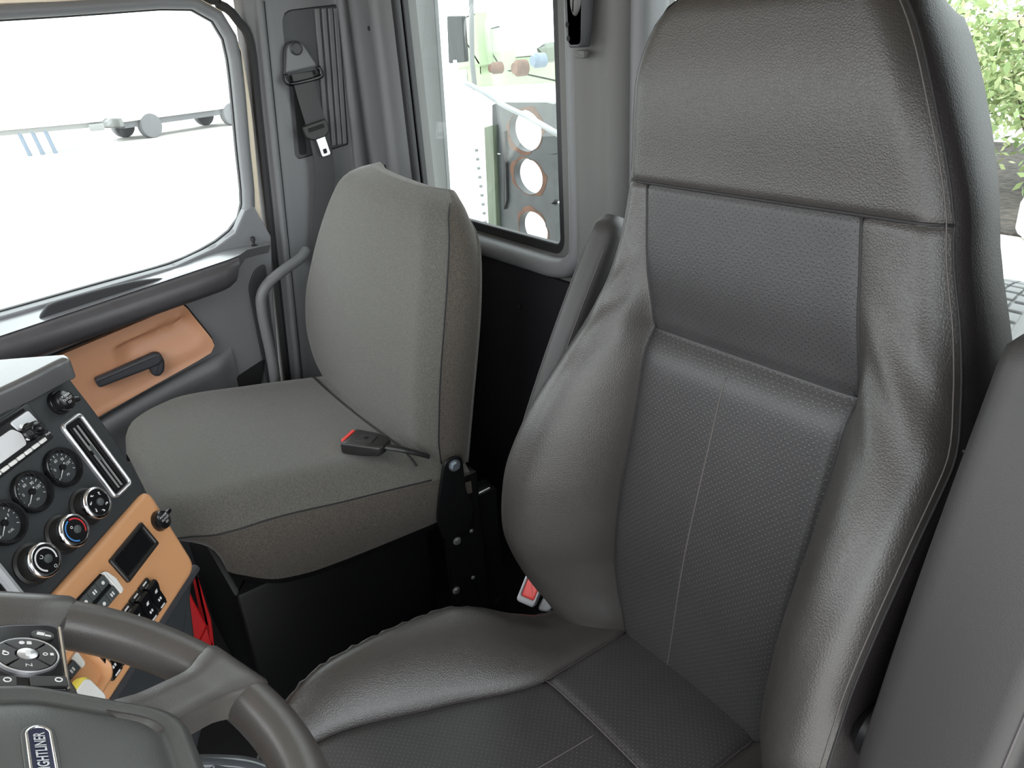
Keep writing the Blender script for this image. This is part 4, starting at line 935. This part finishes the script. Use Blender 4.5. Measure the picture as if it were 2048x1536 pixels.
# ------------------------------------------------------------------ belts and small things
# passenger belt on the pillar
FB = Frame((-1.908, 0, 0), (0, 1, 0), (0, 0, 1), (1, 0, 0))
belt = thing('seat_belt', 'dark grey seat belt hanging from its anchor on the passenger pillar', 'seat belt', FB(0.75, -0.34, 0))
def yz(u, v, x): p = at(u, v, x=x); return p[1], p[2]
cy, cz = yz(594, 97, -1.89)
f = FB.at(cy, cz, 0.0, 0.13)
mb = MB(); prism(mb, rpoly([(-0.022, 0.016), (0.018, 0.018), (0.048, -0.058), (0.046, -0.078), (-0.046, -0.078), (-0.050, -0.058)], [0.018, 0.018, 0.006, 0.012, 0.012, 0.006], 5), -0.006, 0.004, f, 0.003); mb.build('anchor_cover', 'trim_dark', belt, sharp=50)
mb = MB(); prism(mb, rpoly([(-0.018, 0.014), (0.018, 0.014), (0.042, -0.048), (-0.042, -0.048)], [0.017, 0.017, 0.006, 0.006], 5), 0.004, 0.012, f, 0.003); mb.build('anchor_plate', 'trim_grey', belt, sharp=50)
mb = MB(); revolve(mb, [(0.0155, 0.011), (0.0155, 0.015), (0.0125, 0.018), (0.0115, 0.016)], f, 24); mb.build('anchor_bolt', 'trim_dark', belt, sharp=40)
mb = MB(); tube(mb, catmull([f(-0.044, -0.050, 0.010), f(-0.047, -0.066, 0.012), f(-0.036, -0.074, 0.013), f(0.036, -0.074, 0.013), f(0.047, -0.066, 0.012), f(0.044, -0.050, 0.010)], 5), 0.0055, 8); mb.build('belt_loop', 'gloss_black', belt, sharp=180)
mb = MB(); box(mb, (0, -0.061, 0.0055), (0.070, 0.010, 0.002), f); mb.build('belt_slot', 'groove', belt)
cl = catmull([at(604, 146, x=-1.894), at(612, 180, x=-1.893), at(622, 215, x=-1.892), at(634, 255, x=-1.892), at(644, 300, x=-1.894), at(650, 350, x=-1.896), at(646, 430, x=-1.900), at(640, 520, x=-1.90)], 5)
R = []
for i, p in enumerate(cl):
    T = nrm(cl[min(i+1, len(cl)-1)]-cl[max(i-1, 0)]); a = nrm(np.cross(T, (1.0, 0, 0)))
    R.append([p+a*w+np.array([h, 0, 0]) for w, h in ((-0.027, -0.0008), (0.027, -0.0008), (0.027, 0.0008), (-0.027, 0.0008))])
mb = MB(); mb.add(*loft(R)); mb.build('webbing', 'webbing', belt, sharp=40)
lc = at(631, 258, x=-1.885); f = Frame(lc, nrm((0, 1, -0.03)), nrm((0, 0.03, 1)), (1, 0, 0)).at(0, 0, 0, 0.22)
mb = MB(); prism(mb, rpoly([(-0.034, 0.016), (0.034, 0.016), (0.034, -0.012), (0.018, -0.024), (-0.018, -0.024), (-0.034, -0.012)], 0.006, 4), -0.005, 0.008, f, 0.003, 0.002); lt = mb.build('latch_body', 'knob_black', belt, sharp=50)
mb = MB(); box(mb, (0.0, 0.003, 0.0085), (0.044, 0.010, 0.002), f, 0.0008); mb.build('latch_slot', 'groove', lt)
mb = MB(); annulus(mb, rrect(0.025, 0.050, 0.005, 4, 0.004, -0.045), rrect(0.010, 0.011, 0.002, 4, 0.004, -0.058), 0.0, 0.003, f, 0.0006); tg = mb.build('latch_tongue', 'satin', belt, sharp=40); tg['label'] = 'bright steel tongue'

# passenger buckle lying on the cushion
P1, P2 = at(698, 882, z=-0.722), at(772, 893, z=-0.722)
ax_ = nrm(P1-P2); side = nrm(np.cross((0, 0, 1.0), ax_)); fb = Frame((P1+P2)/2, ax_, side, (0, 0, 1))
bk = thing('seat_belt_buckle', 'black buckle with red release lying on the grey cloth cushion', 'buckle', (P1+P2)/2-np.array([0, 0, 0.02]))
Lb = np.linalg.norm(P1-P2)
mb = MB(); R = []
for s, w, h in ((-0.52, 0.016, 0.008), (-0.44, 0.024, 0.011), (-0.1, 0.029, 0.0125), (0.35, 0.031, 0.013), (0.47, 0.031, 0.013), (0.5, 0.029, 0.011)):
    R.append([fb(s*Lb, y, z) for y, z in rrect(2*w, 2*h, 0.005, 3)])
mb.add(*loft(R)); mb.build('buckle_body', 'knob_black', bk, sharp=40)
mb = MB(); box(mb, (0.495*Lb, 0, 0.0045), (0.007, 0.042, 0.0205), fb, 0.001); mb.build('release_button', 'red_button', bk)
mb = MB(); prism(mb, rrect(0.034, 0.030, 0.004, 3, -0.002, 0), 0.0128, 0.0140, fb, 0.0008); pl_ = mb.build('cover_plate', 'knob_black', bk)
mb = MB(); prism(mb, rrect(0.009, 0.009, 0.001, 2, 0.0, 0), 0.0140, 0.0144, fb); mb.build('embossed_mark', 'matte_black', pl_)
mb = MB(); tube(mb, catmull([fb(-0.5*Lb, 0, 0), at(800, 898, z=-0.728), at(825, 904, z=-0.740), at(856, 912, z=-0.762)], 5), 0.009, 8, flat=(1.0, 0.6), up=(0, 0, 1)); mb.build('stalk', 'knob_black', bk)

# driver's buckle, red button up, between the seats
B0 = at(1062, 1178, x=-0.815); view = nrm(B0)
ux = nrm(at(1085, 1120, x=-0.815)-at(1045, 1200, x=-0.815)); 
e1 = nrm(at(1080, 1170, x=-0.815)*1.0-at(1062, 1178, x=-0.815)); fz = nrm(np.array([0.55, -0.55, 0.62])); ey = nrm(np.array([-0.1, 0.55, 0.75])-fz*np.dot(fz, np.array([-0.1, 0.55, 0.75]))); ex = np.cross(ey, fz)
f = Frame(B0, ex, ey, fz)
b2 = thing('seat_belt_buckle', 'grey-framed buckle with bright red button beside the leather cushion', 'buckle', B0-np.array([0, 0, 0.1]))
mb = MB(); annulus(mb, rrect(0.034, 0.056, 0.006, 4), rrect(0.025, 0.042, 0.003, 4, 0, 0.004), -0.024, 0.004, f, 0.002); mb.build('buckle_frame', 'light_grey_plastic', b2, sharp=50)
mb = MB(); prism(mb, rrect(0.0245, 0.0415, 0.003, 4, 0, 0.004), -0.02, 0.001, f, 0.003); mb.build('release_button', 'red_button', b2, sharp=50)
mb = MB(); prism(mb, rpoly([(0.022, -0.030), (0.044, -0.026), (0.052, 0.020), (0.026, 0.020)], 0.008, 4), -0.040, -0.012, f, 0.004, 0.003); mb.build('buckle_sleeve', 'light_grey_plastic', b2, sharp=50)
mb = MB(); tube(mb, catmull([f(0.03, -0.01, -0.03), f(0.06, -0.035, -0.05), f(0.075, -0.09, -0.07), f(0.08, -0.16, -0.08)], 5), 0.010, 8); mb.build('stalk', 'black_steel', b2)

# belt guide hanging on the post behind the seats
hk = thing('belt_guide', 'dark belt guide with two holes high on the post between the rear windows', 'belt guide', at(1160, 88, y=0.845))
f = Frame(at(1158, 45, y=0.852), (1, 0, 0), (0, 0, 1), (0, -1, 0))
mb = MB(); prism(mb, rpoly([(-0.020, 0.12), (-0.006, 0.12), (-0.002, -0.028), (0.020, -0.028), (0.018, 0.02), (0.026, 0.12), (0.036, 0.12), (0.026, -0.010), (0.020, -0.036), (-0.006, -0.036), (-0.013, -0.010)], 0.004, 3), -0.005, 0.018, f, 0.003); mb.build('guide_frame', 'trim_dark', hk, sharp=50)
mb = MB(); prism(mb, rpoly([(-0.004, 0.12), (0.030, 0.12), (0.026, 0.020), (0.012, 0.006), (0.004, 0.020)], 0.012, 5), 0.0, 0.024, f, 0.006); mb.build('guide_sleeve', 'trim_pillar', hk, sharp=60)
for a, c in ((-0.007, -0.002), (-0.005, -0.022)):
    mb = MB(); revolve(mb, [(0.0042, 0.018), (0.0042, 0.0192), (0.0025, 0.0195)], f.at(a, c), 14); mb.build('screw_hole', 'groove', hk)
mb = MB(); box(mb, (0.006, -0.046, 0.0), (0.024, 0.012, 0.014), f, 0.003); mb.build('guide_foot', 'trim_pillar', hk)

# red case standing in the passenger footwell
def px(pts, x): return [(at(u, v, x=x)[1], at(u, v, x=x)[2]) for u, v in pts]
FX = Frame((-1.135, 0, 0), (0, 1, 0), (0, 0, 1), (1, 0, 0))
rc = thing('red_case', 'bright red plastic case in the footwell behind the dashboard edge', 'case', (-1.17, 0.1, ZF))
q = px([(372, 1150), (384, 1196), (416, 1255), (419, 1275), (414, 1296), (402, 1300), (396, 1420), (370, 1400), (350, 1180)], -1.135)
mb = MB(); prism(mb, rpoly(q, 0.004, 3), -0.035, 0.0, FX, 0.003); mb.build('case_body', 'red_plastic', rc, sharp=40)
q = px([(414, 1250), (419, 1256), (423, 1285), (417, 1297), (408, 1299), (398, 1283)], -1.133)
mb = MB(); prism(mb, rpoly(q, 0.003, 3), -0.001, 0.006, FX, 0.002); mb.build('case_latch', 'red_plastic', rc, sharp=40)
q = px([(388, 1135), (398, 1160), (423, 1240), (429, 1290), (425, 1300), (410, 1240)], -1.19)
mb = MB(); prism(mb, rpoly(q, 0.003, 3), -0.10, -0.055, FX, 0.002); mb.build('case_lid', 'red_plastic', rc, sharp=40)

# ------------------------------------------------------------------ outside
ZG = -2.42
m_ = MB(); m_.add([(-120, -120, ZG), (120, -120, ZG), (120, 120, ZG), (-120, 120, ZG)], [(0, 1, 2, 3)]); o = struct(m_.build('ground', 'concrete', base=(0, 0, ZG))); o['label'] = 'pale concrete yard around the truck'
# pieces of the truck's own body seen through the passenger-side rear pane
def ypl(u, v, y): p = at(u, v, y=y); return p[0], p[2]
def slab(name, pts, y, th, material, bev=0.0, parent=None, rad=0.003):
    q = [ypl(u, v, y) for u, v in pts]; g = MB(); prism(g, rpoly(q, rad, 3), -th, 0.0, Frame((0, y, 0), (1, 0, 0), (0, 0, 1), (0, -1, 0)), bev); return g.build(name, material, parent)
sg = slab('side_shield', [(770, -160), (866, -160), (868, 0), (893, 360), (905, 700), (800, 700)], 1.12, 0.012, 'pale_grey_metal', 0.002); tag(sg, 'flat pale grey shield plate just outside the rear window', 'metal plate')
tk = thing('white_tank', 'white square tank standing behind the cab', 'tank', at(925, 700, y=1.75))
q = [ypl(u, v, 1.75) for u, v in ((840, 192), (938, 187), (965, 700), (840, 700))]; FT = Frame((0, 1.75, 0), (1, 0, 0), (0, 0, 1), (0, -1, 0))
mb = MB(); prism(mb, rpoly(q, 0.02, 4), -0.5, 0.0, FT, 0.012); mb.build('tank_shell', 'white_body', tk)
q = [ypl(u, v, 1.74) for u, v in ((938, 190), (946, 190), (982, 700), (972, 700))]
mb = MB(); prism(mb, q, -0.03, 0.012, FT); fl = mb.build('flange', 'white_body', tk)
for k in range(9):
    u, v = 955+k*2.2, 300+k*18; mb = MB(); a, c = ypl(u, v, 1.735); prism(mb, circ(0.006, 10), 0.0, 0.012, Frame((a, 1.735, c), (1, 0, 0), (0, 0, 1), (0, -1, 0)), 0.002); mb.build('rivet', 'pale_grey_metal', fl)
mg = thing('exhaust_guard', 'dark grey rectangular guard above the white tank', 'guard', at(912, 186, y=1.9)); slab('guard_stay', [(906, 120), (912, 120), (916, 184), (910, 184)], 1.895, 0.01, 'white_body', 0.0, mg); slab('guard_plate', [(893, 32), (924, 32), (930, 124), (897, 127)], 1.9, 0.02, 'mirror_grey', 0.004, mg, rad=0.01)
ex_ = MB(); tube(ex_, [at(941, -140, y=2.42), at(944, 120, y=2.42), at(952, 200, y=2.42), at(975, 700, y=2.42)], 0.014, 10); tag(ex_.build('upright_pipe', 'pale_grey_metal'), 'thin pale upright pipe beside the dark guard', 'pipe')
# steel plate with round rusty holes
YP = 1.70; FPl = Frame((0, YP, 0), (1, 0, 0), (0, 0, 1), (0, -1, 0))
plate = thing('drilled_plate', 'dark steel frame plate with round rust-edged holes', 'steel plate', at(1050, 700, y=YP))
holes = [(1050, 262, 33), (1056, 353, 29), (1066, 458, 29), (1076, 560, 29)]
def seg(v0, v1): return [ypl(986+(v0-300)*0.02, v0, YP), ypl(1108+(v0-300)*0.02, v0, YP), ypl(1108+(v1-300)*0.02, v1, YP), ypl(986+(v1-300)*0.02, v1, YP)]
edges = [205, 308, 406, 510, 640]
for k, (u, v, r) in enumerate(holes):
    c = ypl(u, v, YP); c2 = ypl(u+r, v, YP); rad = abs(c2[0]-c[0])
    q = seg(edges[k], edges[k+1]); n = 48
    hole = [(c[0]+rad*math.cos(2*math.pi*i/n), c[1]+rad*0.74*math.sin(2*math.pi*i/n)) for i in range(n)]
    mb = MB(); annulus(mb, polar(q, c, n), hole, -0.03, 0.0, FPl); w_ = mb.build('web_segment', 'dark_steel', plate, sharp=30)
    ro = []
    for i in range(n):
        t_ = 2*math.pi*i/n; q_ = 1.16+0.13*math.sin(t_*2+k*2.1)+0.05*math.sin(t_*7+k)+0.03*math.sin(t_*13)
        ro.append((c[0]+rad*q_*math.cos(t_), c[1]+rad*0.74*q_*math.sin(t_)))
    mb = MB(); annulus(mb, ro, [(c[0]+(x-c[0])*1.01, c[1]+(y-c[1])*1.01) for x, y in hole], -0.001, 0.001, FPl); mb.build('rust_ring', 'rust', w_)
q_ = seg(640, 660); zt = q_[0][1]; mb = MB(); box(mb, ((q_[0][0]+q_[1][0])/2, (zt+ZG)/2, -0.015), (0.16, zt-ZG, 0.03), FPl); mb.build('support_leg', 'dark_steel', plate)
slab('plate_flange', [(968, 255), (985, 250), (1000, 640), (985, 640)], YP-0.02, 0.02, 'dull_green', 0.002, plate)
slab('plate_flange', [(1001, 265), (1009, 262), (1013, 400), (1008, 420)], YP-0.012, 0.01, 'rubber', 0.002, plate)
gh = thing('green_machine', 'green machinery behind the drilled plate, paled to stand in for window reflection', 'machine', at(1000, 420, y=2.6))  # pale panels stand in for the view washed out by glass reflection
for pts, mt, y in (([(905, 40), (950, 25), (960, 130), (915, 140)], 'reflection_washed_green', 2.6), ([(955, 60), (1000, 50), (1005, 140), (960, 150)], 'reflection_washed_green', 2.7), ([(930, 120), (1115, 105), (1118, 165), (935, 175)], 'reflection_washed_green', 2.9),
                   ([(960, 195), (1050, 180), (1110, 300), (1000, 330), (965, 330)], 'reflection_washed_green', 2.5), ([(1072, 95), (1090, 85), (1095, 120), (1075, 128)], 'dull_green', 2.5)):
    slab('machine_panel', pts, y, 0.10, mt, 0.01, gh)
for u, v, r in ((1002, 135, 0.03), (1050, 135, 0.04), (1087, 120, 0.035)):
    p = at(u, v, y=2.45); mb = MB(); revolve(mb, [(r, 0), (r, 0.05), (r*0.7, 0.06), (r*0.7, 0.07)], Frame(p, (1, 0, 0), (0, 0, 1), (0, -1, 0)), 18); mb.build('fitting', 'blue_part' if u > 1080 else 'rust', gh)
slab('lift_arm', [(1086, 180), (1096, 176), (1125, 250), (1112, 262)], 2.4, 0.05, 'blue_part', 0.01, gh)
mb = MB(); tube(mb, catmull([at(930, 165, y=1.5), at(965, 183, y=1.5), at(1010, 212, y=1.5), at(1060, 236, y=1.5), at(1105, 262, y=1.42), at(1180, 305, y=1.38)], 6), 0.009, 8); tag(mb.build('hose', 'hose', sharp=180), 'pale hose slanting across the rear window view', 'hose')
cb = slab('corner_rail', [(1113, -100), (1160, -100), (1160, 560), (1121, 560)], 1.45, 0.05, 'white_body', 0.005); tag(cb, 'bright white upright rail at the right edge of the rear window', 'rail')

# white vehicles parked across the yard
def wheel(parent, c, r, w, axis):
    a = nrm(axis); b = np.array([0, 0, 1.0]); c2 = np.cross(a, b); f = Frame(c, c2, b, a)
    g = MB(); revolve(g, [(r*0.6, -w/2), (r*0.95, -w/2), (r, -w/2+0.03), (r, w/2-0.03), (r*0.95, w/2), (r*0.6, w/2)], f, 28); t = g.build('tyre', 'tyre_black', parent, sharp=40)
    g = MB(); revolve(g, [(r*0.6, -w/2+0.02), (r*0.6, w/2-0.02), (r*0.3, w/2-0.05), (r*0.25, w/2+0.02), (0.02, w/2+0.02)], f, 20); g.build('wheel_rim', 'white_body', t)
def pickup(u, v, yaw, label, name='pickup_truck'):
    p = at(u, v, z=ZG); t = thing(name, label, 'truck', p)
    f = Frame(p, (math.cos(yaw), math.sin(yaw), 0), (-math.sin(yaw), math.cos(yaw), 0), (0, 0, 1)); fs = Frame(p, f.ex, (0, 0, 1), -f.ey)
    body = rpoly([(-2.7, 0.62), (2.6, 0.62), (2.75, 0.9), (2.7, 1.15), (1.55, 1.25), (0.75, 1.85), (-0.6, 1.88), (-0.85, 1.25), (-2.7, 1.22)], 0.08, 3)
    g = MB(); prism(g, body, -0.92, 0.92, fs, 0.06, 0.06); g.build('body', 'white_body', t)
    g = MB(); prism(g, rpoly([(1.35, 1.28), (0.72, 1.76), (-0.50, 1.78), (-0.62, 1.28)], 0.05, 3), -0.935, 0.935, fs); g.build('side_glass', 'light_grey_plastic', t)
    g = MB(); box(g, (0, 0, 0.52), (5.2, 1.6, 0.2), f); g.build('chassis', 'tyre_black', t)
    for sx in (-1, 1):
        g = MB(); box(g, (2.72*sx, 0, 0.62), (0.16, 1.8, 0.26), f, 0.03); g.build('bumper', 'bumper_grey', t)
        for sy in (-1, 1): wheel(t, f(1.7*sx, 0.82*sy, 0.40), 0.40, 0.27, f.ey)
    return t
pickup(362, 262, 1.95, 'white pickup with dark wheels parked beyond the passenger window')
tr = thing('flat_trailer', 'low white trailer with jack stand at the left of the passenger window', 'trailer', at(95, 308, z=ZG))
p = at(95, 308, z=ZG); f = Frame(p, nrm((0.25, 1, 0)), nrm((-1, 0.25, 0)), (0, 0, 1))
mb = MB(); box(mb, (0, 0.6, 1.25), (3.6, 1.8, 0.9), f, 0.05); mb.build('trailer_body', 'white_body', tr)
mb = MB(); box(mb, (0.2, 0.6, 0.72), (3.4, 1.5, 0.14), f); mb.build('trailer_frame', 'bumper_grey', tr)
for x in (-0.55, -0.2, 0.15):
    mb = MB(); tube(mb, [f(x, -0.1, 0.7), f(x+0.1, -0.1, 0.0)], 0.06, 8); mb.build('jack_leg', 'blue_part', tr)
mb = MB(); box(mb, (1.6, -0.3, 0.66), (0.4, 0.3, 0.2), f, 0.03); mb.build('tail_bumper', 'bumper_grey', tr)

# planting seen past the driver's seat
mu = MB(); n = 28; c = at(2010, 470, z=ZG)
mu.add([(c[0]+9*math.cos(2*math.pi*i/n)*(1+0.08*math.sin(3*i)), c[1]+3.4+3.4*math.sin(2*math.pi*i/n), ZG+0.03) for i in range(n)]+[(c[0]+9*math.cos(2*math.pi*i/n), c[1]+3.4+3.4*math.sin(2*math.pi*i/n), ZG-0.05) for i in range(n)], [tuple(range(n))]+[(i, (i+1) % n, n+(i+1) % n, n+i) for i in range(n)])
o = mu.build('mulch_bed', 'mulch'); tag(o, 'dark brown mulch bed under the bush', 'mulch', kind='stuff')
def bush(c, r, hgt, label, seed, nl=5200):
    rg = np.random.default_rng(seed); t = thing('bush', label, 'bush', c)
    g = MB()
    for k in range(7):
        a = rg.uniform(0, 6.28); tip = c+np.array([math.cos(a)*r*0.6, math.sin(a)*r*0.6, hgt*rg.uniform(0.6, 0.9)]); mid = c+(tip-c)*0.5+np.array([0, 0, 0.15])
        tube(g, catmull([c+np.array([0, 0, 0.032]), mid, tip], 4), [0.05, 0.045, 0.04, 0.035, 0.03, 0.025, 0.02, 0.015, 0.01], 6)
    g.build('branches', 'bark', t)
    cl = [(rg.normal(size=3)*np.array([r*0.55, r*0.55, hgt*0.27])+np.array([0, 0, hgt*0.42]), rg.uniform(0.35, 0.7)) for _ in range(44)]
    for m_i in range(3):
        V = []; F = []
        for k in range(nl//3):
            cc, cr = cl[rg.integers(len(cl))]; d = nrm(rg.normal(size=3)); p = c+cc+d*cr*rg.uniform(0.5, 1.0)
            if p[2] < c[2]+0.1: continue
            s = rg.uniform(0.05, 0.10); a = nrm(rg.normal(size=3)); b = nrm(np.cross(a, rg.normal(size=3)))
            i0 = len(V); V += [p-a*s, p+b*s*0.45, p+a*s, p-b*s*0.45]; F.append((i0, i0+1, i0+2, i0+3))
        g = MB(); g.add(V, F); o = g.build('foliage', 'leaf%d' % m_i, t, smooth=False); o['kind'] = 'stuff'
bush(at(2005, 385, z=ZG)+np.array([0.2, 0.6, 0.035]), 1.7, 2.9, 'leafy light green bush right of the driver headrest', 3)
bush(at(1960, 378, z=ZG)+np.array([-2.6, 4.0, 0.035]), 2.0, 3.2, 'green bush mostly hidden behind the driver headrest', 8, 3600)
rk = MB(); c = at(2098, 482, z=ZG); R = []
for i, (s, z) in enumerate(((0.30, 0.032), (0.36, 0.12), (0.34, 0.40), (0.26, 0.62), (0.12, 0.72))): R.append([c+np.array([s*math.cos(2*math.pi*j/14)*(1+0.10*math.sin(3*j+i)), s*0.8*math.sin(2*math.pi*j/14)*(1+0.1*math.sin(2*j+i)), z]) for j in range(14)])
rk.add(*loft(R)); tag(rk.build('boulder', 'rock', sharp=30), 'white boulder at the edge of the mulch', 'rock')
# the truck's rear tyre below that window
c = np.array([-1.50, 4.5, -1.92])
ty = thing('truck_tyre', 'grey treaded rear tyre of the truck below the driver-side rear window', 'tyre', c-np.array([0, 0, 0.5]))
f = Frame(c, (0, 1, 0), (0, 0, 1), (1, 0, 0))
mb = MB(); revolve(mb, [(0.30, -0.13), (0.46, -0.14), (0.485, -0.12), (0.49, 0.0), (0.485, 0.12), (0.46, 0.14), (0.30, 0.13)], f, 48); mb.build('carcass', 'tyre', ty, sharp=40)
lug = None
for k in range(44):
    for s in (-1, 0, 1):
        ff = Frame(c, f.ex*math.cos(k*2*math.pi/44)+f.ey*math.sin(k*2*math.pi/44), -f.ex*math.sin(k*2*math.pi/44)+f.ey*math.cos(k*2*math.pi/44), f.ez)
        mb = MB(); box(mb, (0.494, 0.010*s, 0.085*s), (0.022, 0.052, 0.070), ff, 0.004); mb.build('tread_block', 'tyre', ty, sharp=30)
mb = MB(); revolve(mb, [(0.30, -0.11), (0.28, 0.08), (0.12, 0.05), (0.10, 0.12), (0.02, 0.12)], f, 28); mb.build('hub', 'white_body', ty)
